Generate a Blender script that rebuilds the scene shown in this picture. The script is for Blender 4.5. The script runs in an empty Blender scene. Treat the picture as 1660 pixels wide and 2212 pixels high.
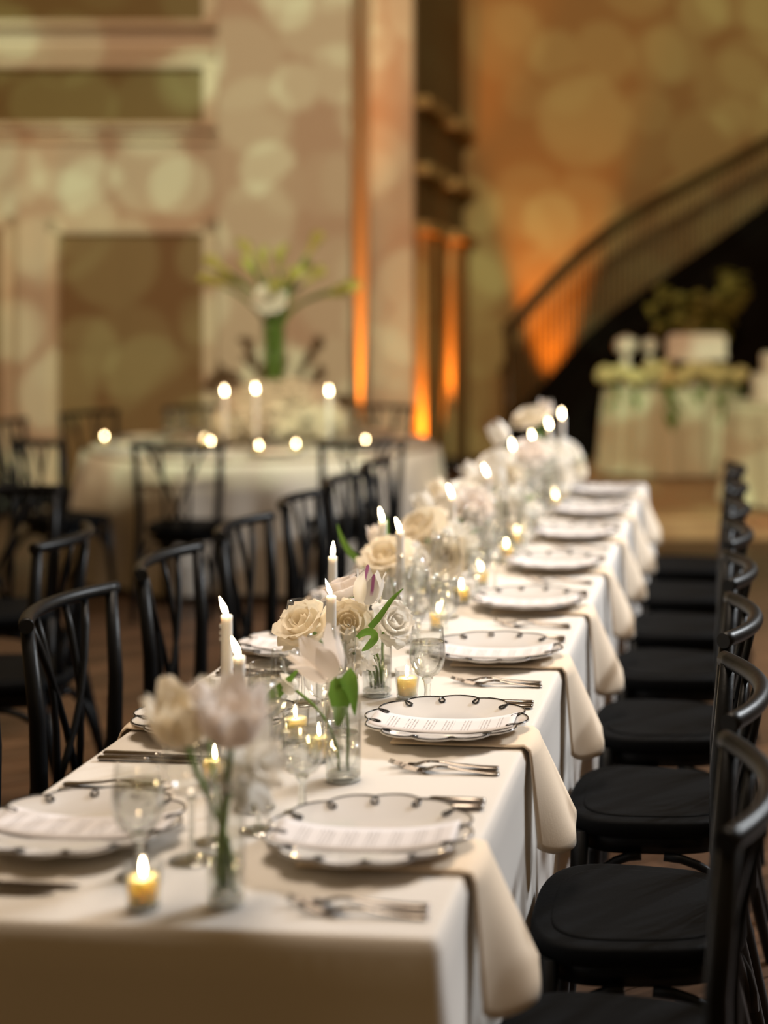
import bpy, bmesh, math, random
from mathutils import Vector, Matrix
random.seed(7)
R = math.radians
PI = math.pi
sc = bpy.context.scene
COL = sc.collection

# ------------------------------------------------------------------ camera
F_PX, CX, HY, CAM_Z = 3300.0, 1220.0, 660.0, 1.584     # focal length in px, axis column, horizon row, eye height
TH = math.atan(355.0 / F_PX)                            # the table axis is turned this much from the view axis
ST, CT = math.sin(TH), math.cos(TH)
cam_d = bpy.data.cameras.new('camera')
cam = bpy.data.objects.new('camera', cam_d)
COL.objects.link(cam)
cam.location = (0, 0, CAM_Z)
cam.rotation_euler = (PI / 2, 0, TH)
cam_d.sensor_fit = 'AUTO'
cam_d.sensor_width = 36.0
cam_d.lens = F_PX / 2212.0 * 36.0
cam_d.shift_x = -(CX - 830.0) / 2212.0
cam_d.shift_y = -(1106.0 - HY) / 2212.0
cam_d.clip_end = 200
cam_d.dof.use_dof = True
cam_d.dof.focus_distance = 3.08
cam_d.dof.aperture_fstop = 1.3
sc.camera = cam

def world(L, d, z):
    """point from sideways offset L and depth d along the view axis"""
    return Vector((-d * ST + L * CT, d * CT + L * ST, z))

def at(px, d, z):
    return world((px - CX) / F_PX * d, d, z)

# ------------------------------------------------------------------ world, lights, exposure
sc.view_settings.view_transform = 'Standard'
sc.view_settings.look = 'None'
sc.view_settings.gamma = 1.0
sc.view_settings.exposure = 0.0
sc.view_settings.use_curve_mapping = False
sc.cycles.max_bounces = 7
sc.cycles.use_adaptive_sampling = True
sc.cycles.adaptive_threshold = 0.02
sc.cycles.diffuse_bounces = 3
sc.cycles.glossy_bounces = 4
sc.cycles.transmission_bounces = 6
sc.cycles.transparent_max_bounces = 22
sc.cycles.sample_clamp_indirect = 8.0
sc.cycles.caustics_reflective = False
sc.cycles.caustics_refractive = False

w = bpy.data.worlds.new('world')
sc.world = w
w.use_nodes = True
bg = w.node_tree.nodes['Background']
bg.inputs['Color'].default_value = (1.0, 0.60, 0.24, 1)
bg.inputs['Strength'].default_value = 0.15

def aim(o, target):
    o.rotation_euler = (Vector(target) - o.location).to_track_quat('-Z', 'Y').to_euler()

def light(name, kind, loc, target, energy, color, **kw):
    d = bpy.data.lights.new(name, kind)
    o = bpy.data.objects.new(name, d)
    COL.objects.link(o)
    o.location = loc
    aim(o, target)
    d.energy = energy
    d.color = color
    for k, v in kw.items():
        setattr(d, k, v)
    return o

# three cool stage lamps on one bar, high and far to the side of the staircase
for k in (-1, 0, 1):
    light('stage_lamp', 'SPOT', (3.9 - 0.45 * k, 7.3 + 0.75 * k, 4.4), (-0.6 - 0.3 * k, 3.9 + 0.5 * k, 0.75), 600, (0.93, 0.97, 1.0),
          spot_size=R(96), spot_blend=0.6, shadow_soft_size=0.13)
# added warm fill over the long table, lifts shadows and lights the flowers
light('overhead_fill', 'AREA', (-0.8, 4.6, 5.6), (-0.8, 4.6, 0), 66, (1.0, 0.82, 0.64), shape='RECTANGLE', size=1.6, size_y=5.0, spread=R(70))

# pattern projector behind the camera throwing soft overlapping discs on the walls
pj = light('pattern_projector', 'SPOT', (0.55, -2.0, 5.4), at(900, 14.0, 3.6), 1.0, (1, 1, 1),
           spot_size=R(46), spot_blend=0.12, shadow_soft_size=0.0)
CUT_SIGN, CUT_AT = -1.0, -0.335
def projector_nodes(d, strength):
    d.use_nodes = True
    nt = d.node_tree
    N, Lk = nt.nodes, nt.links
    em = N['Emission']
    tc = N.new('ShaderNodeTexCoord')
    sep = N.new('ShaderNodeSeparateXYZ')
    Lk.new(tc.outputs['Normal'], sep.inputs[0])
    def m(op, a, b=None, clamp=False):
        n = N.new('ShaderNodeMath'); n.operation = op; n.use_clamp = clamp
        for i, v in enumerate((a, b)):
            if v is None: continue
            if isinstance(v, (int, float)): n.inputs[i].default_value = v
            else: Lk.new(v, n.inputs[i])
        return n.outputs[0]
    u = m('DIVIDE', sep.outputs[0], sep.outputs[2])
    v = m('DIVIDE', sep.outputs[1], sep.outputs[2])
    cmb = N.new('ShaderNodeCombineXYZ')
    Lk.new(u, cmb.inputs[0]); Lk.new(v, cmb.inputs[1])
    def discs(scale, off, rad, soft):
        mp = N.new('ShaderNodeVectorMath'); mp.operation = 'ADD'; mp.inputs[1].default_value = off
        Lk.new(cmb.outputs[0], mp.inputs[0])
        vo = N.new('ShaderNodeTexVoronoi'); vo.voronoi_dimensions = '2D'
        vo.inputs['Scale'].default_value = scale
        Lk.new(mp.outputs[0], vo.inputs['Vector'])
        s = N.new('ShaderNodeSeparateColor'); Lk.new(vo.outputs['Color'], s.inputs[0])
        r = m('ADD', m('MULTIPLY', s.outputs[0], 0.16), rad)
        e = m('DIVIDE', m('SUBTRACT', r, vo.outputs['Distance']), soft, True)
        return m('MULTIPLY', e, m('ADD', m('MULTIPLY', s.outputs[1], 0.85), 0.15))
    d1 = discs(19.0, (3.1, 1.7, 0), 0.34, 0.07)
    d2 = discs(24.0, (9.4, 5.2, 0), 0.32, 0.07)
    d3 = discs(15.0, (1.4, 8.8, 0), 0.36, 0.08)
    tot = m('ADD', m('ADD', m('MULTIPLY', d1, 0.8), m('MULTIPLY', d2, 0.8)), m('MULTIPLY', d3, 0.7))
    ramp = N.new('ShaderNodeValToRGB')
    Lk.new(m('MULTIPLY', tot, 0.55), ramp.inputs[0])
    cr = ramp.color_ramp
    cr.elements[0].position = 0.0; cr.elements[0].color = (0.40, 0.27, 0.17, 1)
    cr.elements[1].position = 1.0; cr.elements[1].color = (0.88, 1.0, 0.64, 1)
    e = cr.elements.new(0.45); e.color = (0.60, 0.55, 0.35, 1)
    Lk.new(ramp.outputs[0], em.inputs['Color'])
    # added mask trims the beam's lower edge to spare the round table
    cut = m('MULTIPLY', m('SUBTRACT', m('MULTIPLY', v, CUT_SIGN), CUT_AT), 40.0, True)
    Lk.new(m('MULTIPLY', cut, strength), em.inputs['Strength'])
projector_nodes(pj.data, 8000)

# ------------------------------------------------------------------ materials
MATS = {}
def mat(name, color, rough=0.5, metal=0.0, spec=0.5, bump=None, var=None, coat=0.0, sheen=0.0, translucent=None, objvar=None):
    m = bpy.data.materials.new(name); MATS[name] = m
    m.use_nodes = True
    nt = m.node_tree; N, Lk = nt.nodes, nt.links
    b = N['Principled BSDF']
    b.inputs['Base Color'].default_value = (*color, 1)
    b.inputs['Roughness'].default_value = rough
    b.inputs['Metallic'].default_value = metal
    b.inputs['Specular IOR Level'].default_value = spec
    b.inputs['Coat Weight'].default_value = coat
    b.inputs['Coat Roughness'].default_value = 0.06
    b.inputs['Sheen Weight'].default_value = sheen
    tc = N.new('ShaderNodeTexCoord')
    colour_out = None
    if var:                                              # (scale, second colour, stretch)
        mp = N.new('ShaderNodeMapping'); mp.inputs['Scale'].default_value = var[2] if len(var) > 2 else (1, 1, 1)
        Lk.new(tc.outputs['Object'], mp.inputs[0])
        no = N.new('ShaderNodeTexNoise'); no.inputs['Scale'].default_value = var[0]; no.inputs['Detail'].default_value = 4
        Lk.new(mp.outputs[0], no.inputs['Vector'])
        mx = N.new('ShaderNodeMix'); mx.data_type = 'RGBA'
        mx.inputs[6].default_value = (*color, 1); mx.inputs[7].default_value = (*var[1], 1)
        rp = N.new('ShaderNodeMapRange'); rp.inputs[1].default_value = 0.35; rp.inputs[2].default_value = 0.68
        Lk.new(no.outputs['Fac'], rp.inputs[0]); Lk.new(rp.outputs[0], mx.inputs[0])
        colour_out = mx.outputs[2]
    if objvar:                                           # brightness differs from piece to piece
        oi = N.new('ShaderNodeObjectInfo')
        hs = N.new('ShaderNodeHueSaturation')
        rp = N.new('ShaderNodeMapRange'); rp.inputs[3].default_value = 1 - objvar; rp.inputs[4].default_value = 1 + objvar
        Lk.new(oi.outputs['Random'], rp.inputs[0]); Lk.new(rp.outputs[0], hs.inputs['Value'])
        if colour_out: Lk.new(colour_out, hs.inputs['Color'])
        else: hs.inputs['Color'].default_value = (*color, 1)
        colour_out = hs.outputs[0]
    if colour_out:
        Lk.new(colour_out, b.inputs['Base Color'])
    if bump:                                             # (scale, strength)
        no = N.new('ShaderNodeTexNoise'); no.inputs['Scale'].default_value = bump[0]; no.inputs['Detail'].default_value = 3
        Lk.new(tc.outputs['Object'], no.inputs['Vector'])
        bp = N.new('ShaderNodeBump'); bp.inputs['Strength'].default_value = bump[1]; bp.inputs['Distance'].default_value = 0.004
        Lk.new(no.outputs['Fac'], bp.inputs['Height']); Lk.new(bp.outputs[0], b.inputs['Normal'])
    if translucent:
        out = N['Material Output']
        tr = N.new('ShaderNodeBsdfTranslucent'); tr.inputs[0].default_value = (*translucent[1], 1)
        mix = N.new('ShaderNodeMixShader'); mix.inputs[0].default_value = translucent[0]
        Lk.new(b.outputs[0], mix.inputs[1]); Lk.new(tr.outputs[0], mix.inputs[2]); Lk.new(mix.outputs[0], out.inputs[0])
    return m

def linen(name, color, rough=0.85):
    m = mat(name, color, rough, sheen=0.15, spec=0.2)
    nt = m.node_tree; N, Lk = nt.nodes, nt.links
    b = N['Principled BSDF']
    tc = N.new('ShaderNodeTexCoord')
    hs = []
    for sx in ((700, 40, 700), (40, 700, 40)):
        mp = N.new('ShaderNodeMapping'); mp.inputs['Scale'].default_value = sx
        Lk.new(tc.outputs['Object'], mp.inputs[0])
        no = N.new('ShaderNodeTexNoise'); no.inputs['Scale'].default_value = 1.0; no.inputs['Detail'].default_value = 2
        Lk.new(mp.outputs[0], no.inputs['Vector']); hs.append(no.outputs['Fac'])
    ad = N.new('ShaderNodeMath'); ad.operation = 'ADD'
    Lk.new(hs[0], ad.inputs[0]); Lk.new(hs[1], ad.inputs[1])
    bp = N.new('ShaderNodeBump'); bp.inputs['Strength'].default_value = 0.25; bp.inputs['Distance'].default_value = 0.001
    Lk.new(ad.outputs[0], bp.inputs['Height']); Lk.new(bp.outputs[0], b.inputs['Normal'])
    return m

def emit(name, color, strength):
    m = bpy.data.materials.new(name); MATS[name] = m
    m.use_nodes = True
    nt = m.node_tree; N, Lk = nt.nodes, nt.links
    N.remove(N['Principled BSDF'])
    e = N.new('ShaderNodeEmission'); e.inputs[0].default_value = (*color, 1); e.inputs[1].default_value = strength
    Lk.new(e.outputs[0], N['Material Output'].inputs[0])
    return m

def thin_glass(name, tint=(0.99, 0.995, 0.99), edge=0.90):
    """clear glass wall: light passes straight through, the rim and grazing angles mirror"""
    m = bpy.data.materials.new(name); MATS[name] = m
    m.use_nodes = True
    nt = m.node_tree; N, Lk = nt.nodes, nt.links
    N.remove(N['Principled BSDF'])
    t = N.new('ShaderNodeBsdfTransparent')
    lw = N.new('ShaderNodeLayerWeight'); lw.inputs[0].default_value = 0.5
    def power(e, mul, add):
        p = N.new('ShaderNodeMath'); p.operation = 'POWER'; p.inputs[1].default_value = e
        Lk.new(lw.outputs['Facing'], p.inputs[0])
        q = N.new('ShaderNodeMath'); q.operation = 'MULTIPLY_ADD'; q.inputs[1].default_value = mul; q.inputs[2].default_value = add
        Lk.new(p.outputs[0], q.inputs[0]); return q.outputs[0]
    mc = N.new('ShaderNodeMix'); mc.data_type = 'RGBA'
    mc.inputs[6].default_value = (*tint, 1); mc.inputs[7].default_value = (edge, edge, edge * 0.98, 1)
    Lk.new(power(4.0, 1.0, 0.0), mc.inputs[0]); Lk.new(mc.outputs[2], t.inputs[0])
    g = N.new('ShaderNodeBsdfGlossy'); g.inputs['Roughness'].default_value = 0.03
    fr = N.new('ShaderNodeMath'); fr.operation = 'ADD'; fr.inputs[1].default_value = 0.0
    Lk.new(power(5.0, 0.85, 0.07), fr.inputs[0])
    mx = N.new('ShaderNodeMixShader')
    Lk.new(fr.outputs[0], mx.inputs[0]); Lk.new(t.outputs[0], mx.inputs[1]); Lk.new(g.outputs[0], mx.inputs[2])
    Lk.new(mx.outputs[0], N['Material Output'].inputs[0])
    return m

def solid_glass(name, color, ior, blend=0.45):
    """thick glass or water: refracts, part of the light goes straight through"""
    m = bpy.data.materials.new(name); MATS[name] = m
    m.use_nodes = True
    nt = m.node_tree; N, Lk = nt.nodes, nt.links
    N.remove(N['Principled BSDF'])
    g = N.new('ShaderNodeBsdfGlass'); g.inputs[0].default_value = (*color, 1); g.inputs['IOR'].default_value = ior; g.inputs['Roughness'].default_value = 0.0
    t = N.new('ShaderNodeBsdfTransparent'); t.inputs[0].default_value = (*color, 1)
    mx = N.new('ShaderNodeMixShader'); mx.inputs[0].default_value = blend
    Lk.new(g.outputs[0], mx.inputs[1]); Lk.new(t.outputs[0], mx.inputs[2])
    Lk.new(mx.outputs[0], N['Material Output'].inputs[0])
    return m

linen('cloth', (0.77, 0.735, 0.695))
linen('cloth_round', (0.72, 0.66, 0.57))
linen('cloth_stage', (0.62, 0.60, 0.45))
linen('napkin', (0.86, 0.72, 0.56), 0.7)
mat('porcelain', (0.75, 0.73, 0.72), 0.12, spec=0.5, coat=0.6)
mat('black_glaze', (0.008, 0.008, 0.01), 0.12, coat=0.5)
mat('chair_black', (0.0045, 0.0055, 0.007), 0.40, spec=0.22, bump=(60, 0.15))
mat('seat_black', (0.0050, 0.0056, 0.0065), 0.62, spec=0.04, bump=(90, 0.2))
mat('steel', (0.30, 0.27, 0.245), 0.16, metal=1.0)
def waxen(name, color, radius, scale):
    m = mat(name, color, 0.45)
    b = m.node_tree.nodes['Principled BSDF']
    b.inputs['Subsurface Weight'].default_value = 1.0
    b.inputs['Subsurface Radius'].default_value = radius
    b.inputs['Subsurface Scale'].default_value = scale
waxen('wax', (0.97, 0.90, 0.87), (1.0, 0.92, 0.85), 0.010)
waxen('votive_wax', (1.0, 0.76, 0.40), (1.0, 0.92, 0.85), 0.03)
mat('wick', (0.02, 0.02, 0.02), 0.9)
emit('votive_flame', (1.0, 0.72, 0.38), 90.0)
emit('flame', (1.0, 0.76, 0.44), 50.0)
thin_glass('glass')
solid_glass('thick_glass', (0.97, 0.985, 0.97), 1.48, 0.42)
solid_glass('water', (0.98, 0.99, 0.985), 1.33, 0.6)
mat('petal_cream', (0.98, 0.92, 0.80), 0.6, spec=0.25, translucent=(0.33, (1.0, 0.90, 0.70)), var=(25, (0.97, 0.90, 0.78)), objvar=0.08)
mat('petal_white', (0.97, 0.94, 0.88), 0.6, spec=0.25, translucent=(0.3, (1.0, 0.97, 0.90)), objvar=0.06)
mat('petal_blush', (0.97, 0.89, 0.82), 0.6, spec=0.25, translucent=(0.33, (1.0, 0.92, 0.86)), var=(18, (0.97, 0.92, 0.88)), objvar=0.06)
def streaked():
    m = mat('petal_purple', (0.96, 0.92, 0.87), 0.6, spec=0.25)
    nt = m.node_tree; N, Lk = nt.nodes, nt.links
    tc = N.new('ShaderNodeTexCoord'); sp = N.new('ShaderNodeSeparateXYZ'); Lk.new(tc.outputs['Object'], sp.inputs[0])
    ab = N.new('ShaderNodeMath'); ab.operation = 'ABSOLUTE'; Lk.new(sp.outputs[1], ab.inputs[0])
    mr = N.new('ShaderNodeMapRange'); mr.inputs[1].default_value = 0.0042; mr.inputs[2].default_value = 0.0022; Lk.new(ab.outputs[0], mr.inputs[0])
    m2 = N.new('ShaderNodeMapRange'); m2.inputs[1].default_value = 0.024; m2.inputs[2].default_value = 0.036; Lk.new(sp.outputs[2], m2.inputs[0])
    mu = N.new('ShaderNodeMath'); mu.operation = 'MULTIPLY'; Lk.new(mr.outputs[0], mu.inputs[0]); Lk.new(m2.outputs[0], mu.inputs[1])
    mx = N.new('ShaderNodeMix'); mx.data_type = 'RGBA'; mx.inputs[6].default_value = (0.96, 0.92, 0.87, 1); mx.inputs[7].default_value = (0.55, 0.20, 0.45, 1)
    Lk.new(mu.outputs[0], mx.inputs[0]); Lk.new(mx.outputs[2], N['Principled BSDF'].inputs['Base Color'])
streaked()
mat('petal_yellow', (0.95, 0.66, 0.28), 0.6, spec=0.25, translucent=(0.35, (0.95, 0.65, 0.25)))
mat('leaf', (0.10, 0.23, 0.035), 0.42, spec=0.4, translucent=(0.3, (0.22, 0.42, 0.05)), var=(14, (0.17, 0.31, 0.06)))
mat('stem', (0.17, 0.30, 0.05), 0.5, translucent=(0.15, (0.3, 0.5, 0.08)))
mat('calla', (0.62, 0.62, 0.20), 0.5, translucent=(0.3, (0.6, 0.6, 0.2)))
mat('calla_stem', (0.085, 0.175, 0.015), 0.4)
mat('gyp', (0.82, 0.74, 0.58), 0.8)
mat('wall_cream', (0.65, 0.55, 0.44), 0.75, bump=(8, 0.05))
mat('wall_trim', (0.72, 0.60, 0.46), 0.55)
mat('door_tan', (0.26, 0.17, 0.075), 0.6)
mat('glass_dark', (0.23, 0.17, 0.07), 0.35)
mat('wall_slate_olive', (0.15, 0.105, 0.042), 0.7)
mat('wall_amber', (0.48, 0.33, 0.14), 0.8, bump=(5, 0.08))
mat('wood_dark', (0.030, 0.014, 0.006), 0.5)
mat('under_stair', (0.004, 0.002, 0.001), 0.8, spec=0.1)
mat('rail_wood', (0.085, 0.055, 0.018), 0.4)
mat('baluster_wood', (0.12, 0.085, 0.035), 0.5)
mat('plank', (0.135, 0.068, 0.034), 0.42, var=(3.0, (0.055, 0.028, 0.014), (1.0, 14.0, 1.0)), bump=(30, 0.15), objvar=0.3)
mat('stage_board', (0.62, 0.43, 0.25), 0.55, var=(3.0, (0.44, 0.29, 0.16), (1.0, 9.0, 1.0)), objvar=0.18)
mat('metal_dark', (0.02, 0.02, 0.02), 0.5)
mat('olive_leaf', (0.17, 0.145, 0.028), 0.6, objvar=0.4)
mat('garland_bloom', (0.66, 0.55, 0.27), 0.7, objvar=0.2)
mat('white_icing', (0.82, 0.74, 0.66), 0.55)
mat('table_wood', (0.25, 0.18, 0.1), 0.6)

def paper_material():
    m = mat('menu_paper', (0.77, 0.74, 0.755), 0.7)
    nt = m.node_tree; N, Lk = nt.nodes, nt.links
    b = N['Principled BSDF']
    tc = N.new('ShaderNodeTexCoord'); sep = N.new('ShaderNodeSeparateXYZ'); Lk.new(tc.outputs['Object'], sep.inputs[0])
    def mth(op, a, c=None):
        n = N.new('ShaderNodeMath'); n.operation = op
        for i, v in enumerate((a, c)):
            if v is None: continue
            if isinstance(v, (int, float)): n.inputs[i].default_value = v
            else: Lk.new(v, n.inputs[i])
        return n.outputs[0]
    x, y = sep.outputs[0], sep.outputs[1]
    # rows of small print across the card, in blocks; a looser heading at one end
    row = mth('GREATER_THAN', mth('SINE', mth('MULTIPLY', x, 2 * PI / 0.0062)), 0.35)
    block = mth('GREATER_THAN', mth('SINE', mth('MULTIPLY', x, 2 * PI / 0.036)), -0.25)
    no = N.new('ShaderNodeTexNoise'); no.inputs['Scale'].default_value = 1.0; no.inputs['Detail'].default_value = 1
    mp = N.new('ShaderNodeMapping'); mp.inputs['Scale'].default_value = (160, 420, 1); Lk.new(tc.outputs['Object'], mp.inputs[0]); Lk.new(mp.outputs[0], no.inputs['Vector'])
    ink = mth('GREATER_THAN', no.outputs['Fac'], 0.47)
    inside = mth('MULTIPLY', mth('LESS_THAN', mth('ABSOLUTE', y), 0.034), mth('LESS_THAN', mth('ABSOLUTE', x), 0.118))
    f = mth('MULTIPLY', mth('MULTIPLY', row, block), mth('MULTIPLY', ink, inside))
    mx = N.new('ShaderNodeMix'); mx.data_type = 'RGBA'
    mx.inputs[6].default_value = (0.77, 0.74, 0.755, 1); mx.inputs[7].default_value = (0.32, 0.30, 0.31, 1)
    Lk.new(f, mx.inputs[0]); Lk.new(mx.outputs[2], b.inputs['Base Color'])
paper_material()

# ------------------------------------------------------------------ mesh helpers
def link(name, mesh, material=None, parent=None, loc=(0, 0, 0), rot=(0, 0, 0), smooth=False):
    o = bpy.data.objects.new(name, mesh)
    COL.objects.link(o)
    if material and mesh and not mesh.materials:
        mesh.materials.append(MATS[material])
    if smooth and mesh:
        for p in mesh.polygons: p.use_smooth = True
    o.location = loc
    o.rotation_euler = rot
    if parent: o.parent = parent
    return o

def thing(name, label, cat, loc=(0, 0, 0), rot=(0, 0, 0), group=None):
    o = link(name, None, loc=loc, rot=rot)
    o.empty_display_size = 0.05
    return tag(o, label, cat, group)

def tag(o, label, cat, group=None, kind=None):
    o['label'] = label
    if cat: o['category'] = cat
    if group: o['group'] = group
    if kind: o['kind'] = kind
    return o

def struct(name, mesh, material, loc=(0, 0, 0), rot=(0, 0, 0), label=None):
    o = link(name, mesh, material, loc=loc, rot=rot)
    o['kind'] = 'structure'
    if label: o['label'] = label
    return o

def mesh_of(verts, faces, name='m'):
    me = bpy.data.meshes.new(name)
    me.from_pydata([tuple(v) for v in verts], [], faces)
    me.update()
    return me

def box(sx, sy, sz, bevel=0.0, center=(0, 0, 0)):
    bm = bmesh.new()
    bmesh.ops.create_cube(bm, size=1.0)
    for v in bm.verts:
        v.co = Vector((v.co.x * sx + center[0], v.co.y * sy + center[1], v.co.z * sz + center[2]))
    if bevel > 0:
        bmesh.ops.bevel(bm, geom=bm.edges[:], offset=bevel, segments=2, affect='EDGES')
    me = bpy.data.meshes.new('box'); bm.to_mesh(me); bm.free()
    return me

def lathe(profile, seg=32, scale_xy=None, wave=None):
    """profile: (r, z) list; r = 0 closes to a pole"""
    V, Fc, rings = [], [], []
    for (r, z) in profile:
        if r < 1e-6:
            rings.append([len(V)]); V.append((0, 0, z))
        else:
            ring = []
            for k in range(seg):
                a = 2 * PI * k / seg
                rr = r * (wave(a, z) if wave else 1.0)
                ring.append(len(V)); V.append((rr * math.cos(a), rr * math.sin(a), z))
            rings.append(ring)
    for a, b in zip(rings[:-1], rings[1:]):
        if len(a) == 1 and len(b) == 1: continue
        for k in range(seg):
            k2 = (k + 1) % seg
            if len(a) == 1: Fc.append((a[0], b[k], b[k2]))
            elif len(b) == 1: Fc.append((a[k], b[0], a[k2]))
            else: Fc.append((a[k], b[k], b[k2], a[k2]))
    me = mesh_of(V, Fc)
    for p in me.polygons: p.use_smooth = True
    return me

def tube(points, radii, seg=10, closed=False, flat=1.0, up=None):
    P = [Vector(p) for p in points]
    n = len(P)
    if not hasattr(radii, '__len__'): radii = [radii] * n
    V, Fc = [], []
    nrm = None
    for i in range(n):
        if closed: t = P[(i + 1) % n] - P[i - 1]
        else: t = P[min(i + 1, n - 1)] - P[max(i - 1, 0)]
        t.normalize()
        if up is not None:
            nrm = Vector(up) - t * Vector(up).dot(t)
        elif nrm is None:
            nrm = t.orthogonal()
        else:
            nrm = nrm - t * nrm.dot(t)
        nrm.normalize()
        b = t.cross(nrm)
        for k in range(seg):
            a = 2 * PI * k / seg
            V.append(P[i] + (nrm * (math.cos(a) * flat) + b * math.sin(a)) * radii[i])
    m = n if closed else n - 1
    for i in range(m):
        j = (i + 1) % n
        for k in range(seg):
            k2 = (k + 1) % seg
            Fc.append((i * seg + k, i * seg + k2, j * seg + k2, j * seg + k))
    if not closed:
        Fc.append(tuple(range(seg))[::-1])
        Fc.append(tuple((n - 1) * seg + k for k in range(seg)))
    me = mesh_of(V, Fc)
    for p in me.polygons: p.use_smooth = len(p.vertices) == 4
    return me

def grid(fn, nu, nv, thick=0.0, closed_u=False):
    V, Fc = [], []
    for j in range(nv + 1):
        for i in range(nu + (0 if closed_u else 1)):
            V.append(fn(i / nu, j / nv))
    W = nu + (0 if closed_u else 1)
    for j in range(nv):
        for i in range(nu):
            i2 = (i + 1) % W
            Fc.append((j * W + i, j * W + i2, (j + 1) * W + i2, (j + 1) * W + i))
    me = mesh_of(V, Fc)
    if thick:
        bm = bmesh.new(); bm.from_mesh(me)
        bmesh.ops.solidify(bm, geom=bm.faces[:], thickness=thick)
        bm.to_mesh(me); bm.free()
    for p in me.polygons: p.use_smooth = True
    return me

def prism(outline, z0, z1):
    n = len(outline)
    V = [(x, y, z0) for x, y in outline] + [(x, y, z1) for x, y in outline]
    Fc = [tuple(range(n))[::-1], tuple(range(n, 2 * n))]
    for k in range(n): Fc.append((k, (k + 1) % n, n + (k + 1) % n, n + k))
    return mesh_of(V, Fc)

def join(meshes):
    V, Fc, S = [], [], []
    for me in meshes:
        o = len(V)
        V += [v.co[:] for v in me.vertices]
        for p in me.polygons:
            Fc.append(tuple(o + i for i in p.vertices)); S.append(p.use_smooth)
    me = mesh_of(V, Fc)
    for p, s in zip(me.polygons, S): p.use_smooth = s
    return me

def moved(me, M):
    me = me.copy(); me.transform(M); return me

def dup(root, loc=None, rot=None, label=None, group=None, skip=()):
    r = root.copy(); COL.objects.link(r)
    if loc is not None: r.location = loc
    if rot is not None: r.rotation_euler = rot
    if label: r['label'] = label
    if group: r['group'] = group
    for ch in CHILD.get(root.name, []):
        if ch.name.split('.')[0] in skip: continue
        c = ch.copy(); COL.objects.link(c); c.parent = r
        CHILD.setdefault(r.name, []).append(c)
        for g in CHILD.get(ch.name, []):
            d = g.copy(); COL.objects.link(d); d.parent = c
            CHILD.setdefault(c.name, []).append(d)
    return r
CHILD = {}
def part(name, mesh, material, parent, loc=(0, 0, 0), rot=(0, 0, 0), smooth=False):
    o = link(name, mesh, material, parent, loc, rot, smooth)
    CHILD.setdefault(parent.name, []).append(o)
    return o

def lerp(a, b, t): return a + (b - a) * t
def curve(pts, x):
    """piecewise linear y(x) with soft corners"""
    for (x0, y0), (x1, y1) in zip(pts[:-1], pts[1:]):
        if x <= x1: return lerp(y0, y1, (x - x0) / (x1 - x0))
    return pts[-1][1]
ORD = ['first', 'second', 'third', 'fourth', 'fifth', 'sixth', 'seventh', 'eighth', 'ninth', 'tenth', 'eleventh', 'twelfth']

# ------------------------------------------------------------------ setting: floor
floor = struct('floor', box(16, 24, 0.04, center=(-1.5, 8.0, -0.032)), 'wood_dark')
def floor_planks():
    PW, PL = 0.15, 1.7
    a = R(44)
    ca, sa = math.cos(a), math.sin(a)
    cand = []
    for i in range(-70, 130):
        for j in range(-8, 14):
            s = (j + (i * 0.37) % 1.0) * PL
            t = i * PW
            x, y = -1.5 + s * ca - t * sa, 7.0 + s * sa + t * ca
            if not (-8 < x < 5.2 and -0.5 < y < 15.5): continue
            d = y * CT - x * ST; L = x * CT + y * ST
            if d < 1.6: continue
            px = CX + F_PX * L / d
            mgn = F_PX * 0.9 / d
            vis = -mgn < px < 1660 + mgn
            # free floor shows between and beside the chairs, not under the long cloth
            free = x > -0.35 or x < -1.2
            cand.append((0 if (vis and free and d > 2.6) else 1, d, x, y))
    cand.sort()
    variants = [box(PL - 0.003, PW - 0.003, 0.012, 0.0012, (0, 0, -0.006)) for _ in range(1)]
    for k, (_, d, x, y) in enumerate(cand[:290]):
        part('plank', variants[0], 'plank', floor, (x, y, random.uniform(-0.0012, 0)), (0, 0, a))
    V, Fc = [], []
    for (_, d, x, y) in cand[290:]:
        o = len(V)
        for sx, sy in ((-1, -1), (1, -1), (1, 1), (-1, 1)):
            u, v = sx * (PL - 0.004) / 2, sy * (PW - 0.004) / 2
            for z in (-0.012, -0.0005): V.append((x + u * ca - v * sa, y + u * sa + v * ca, z))
        Fc += [(o + 1, o + 3, o + 5, o + 7), (o, o + 2, o + 3, o + 1), (o + 2, o + 4, o + 5, o + 3), (o + 4, o + 6, o + 7, o + 5), (o + 6, o, o + 1, o + 7)]
    p = part('far_planks', mesh_of(V, Fc), 'plank', floor)
    p['kind'] = 'stuff'
floor_planks()

# ------------------------------------------------------------------ setting: walls (turned to face the view axis)
def wbox(name, px0, px1, z0, z1, d, depth, material, kind=True, parent=None, bevel=0.0):
    """box whose front face stands at depth d between two picture columns at that depth"""
    L0, L1 = (px0 - CX) / F_PX * d, (px1 - CX) / F_PX * d
    me = box(L1 - L0, depth, z1 - z0, bevel)
    loc = world((L0 + L1) / 2, d + depth / 2, (z0 + z1) / 2)
    if parent is not None:
        o = link(name, me, material, None, loc, (0, 0, TH))
        o.parent = parent
        o.matrix_parent_inverse = Matrix.Identity(4)
        o.matrix_basis = parent_inv(parent) @ (Matrix.Translation(loc) @ Matrix.Rotation(TH, 4, 'Z'))
        return o
    return struct(name, me, material, loc, (0, 0, TH))
def parent_inv(p):
    return (Matrix.Translation(p.location) @ p.rotation_euler.to_matrix().to_4x4()).inverted()

DW = 12.0
def zz(py, d): return CAM_Z - (py - HY) * d / F_PX
wall_back = wbox('wall_left', -500, 470, 0, 6.2, DW + 0.25, 0.3, 'wall_cream')
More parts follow.
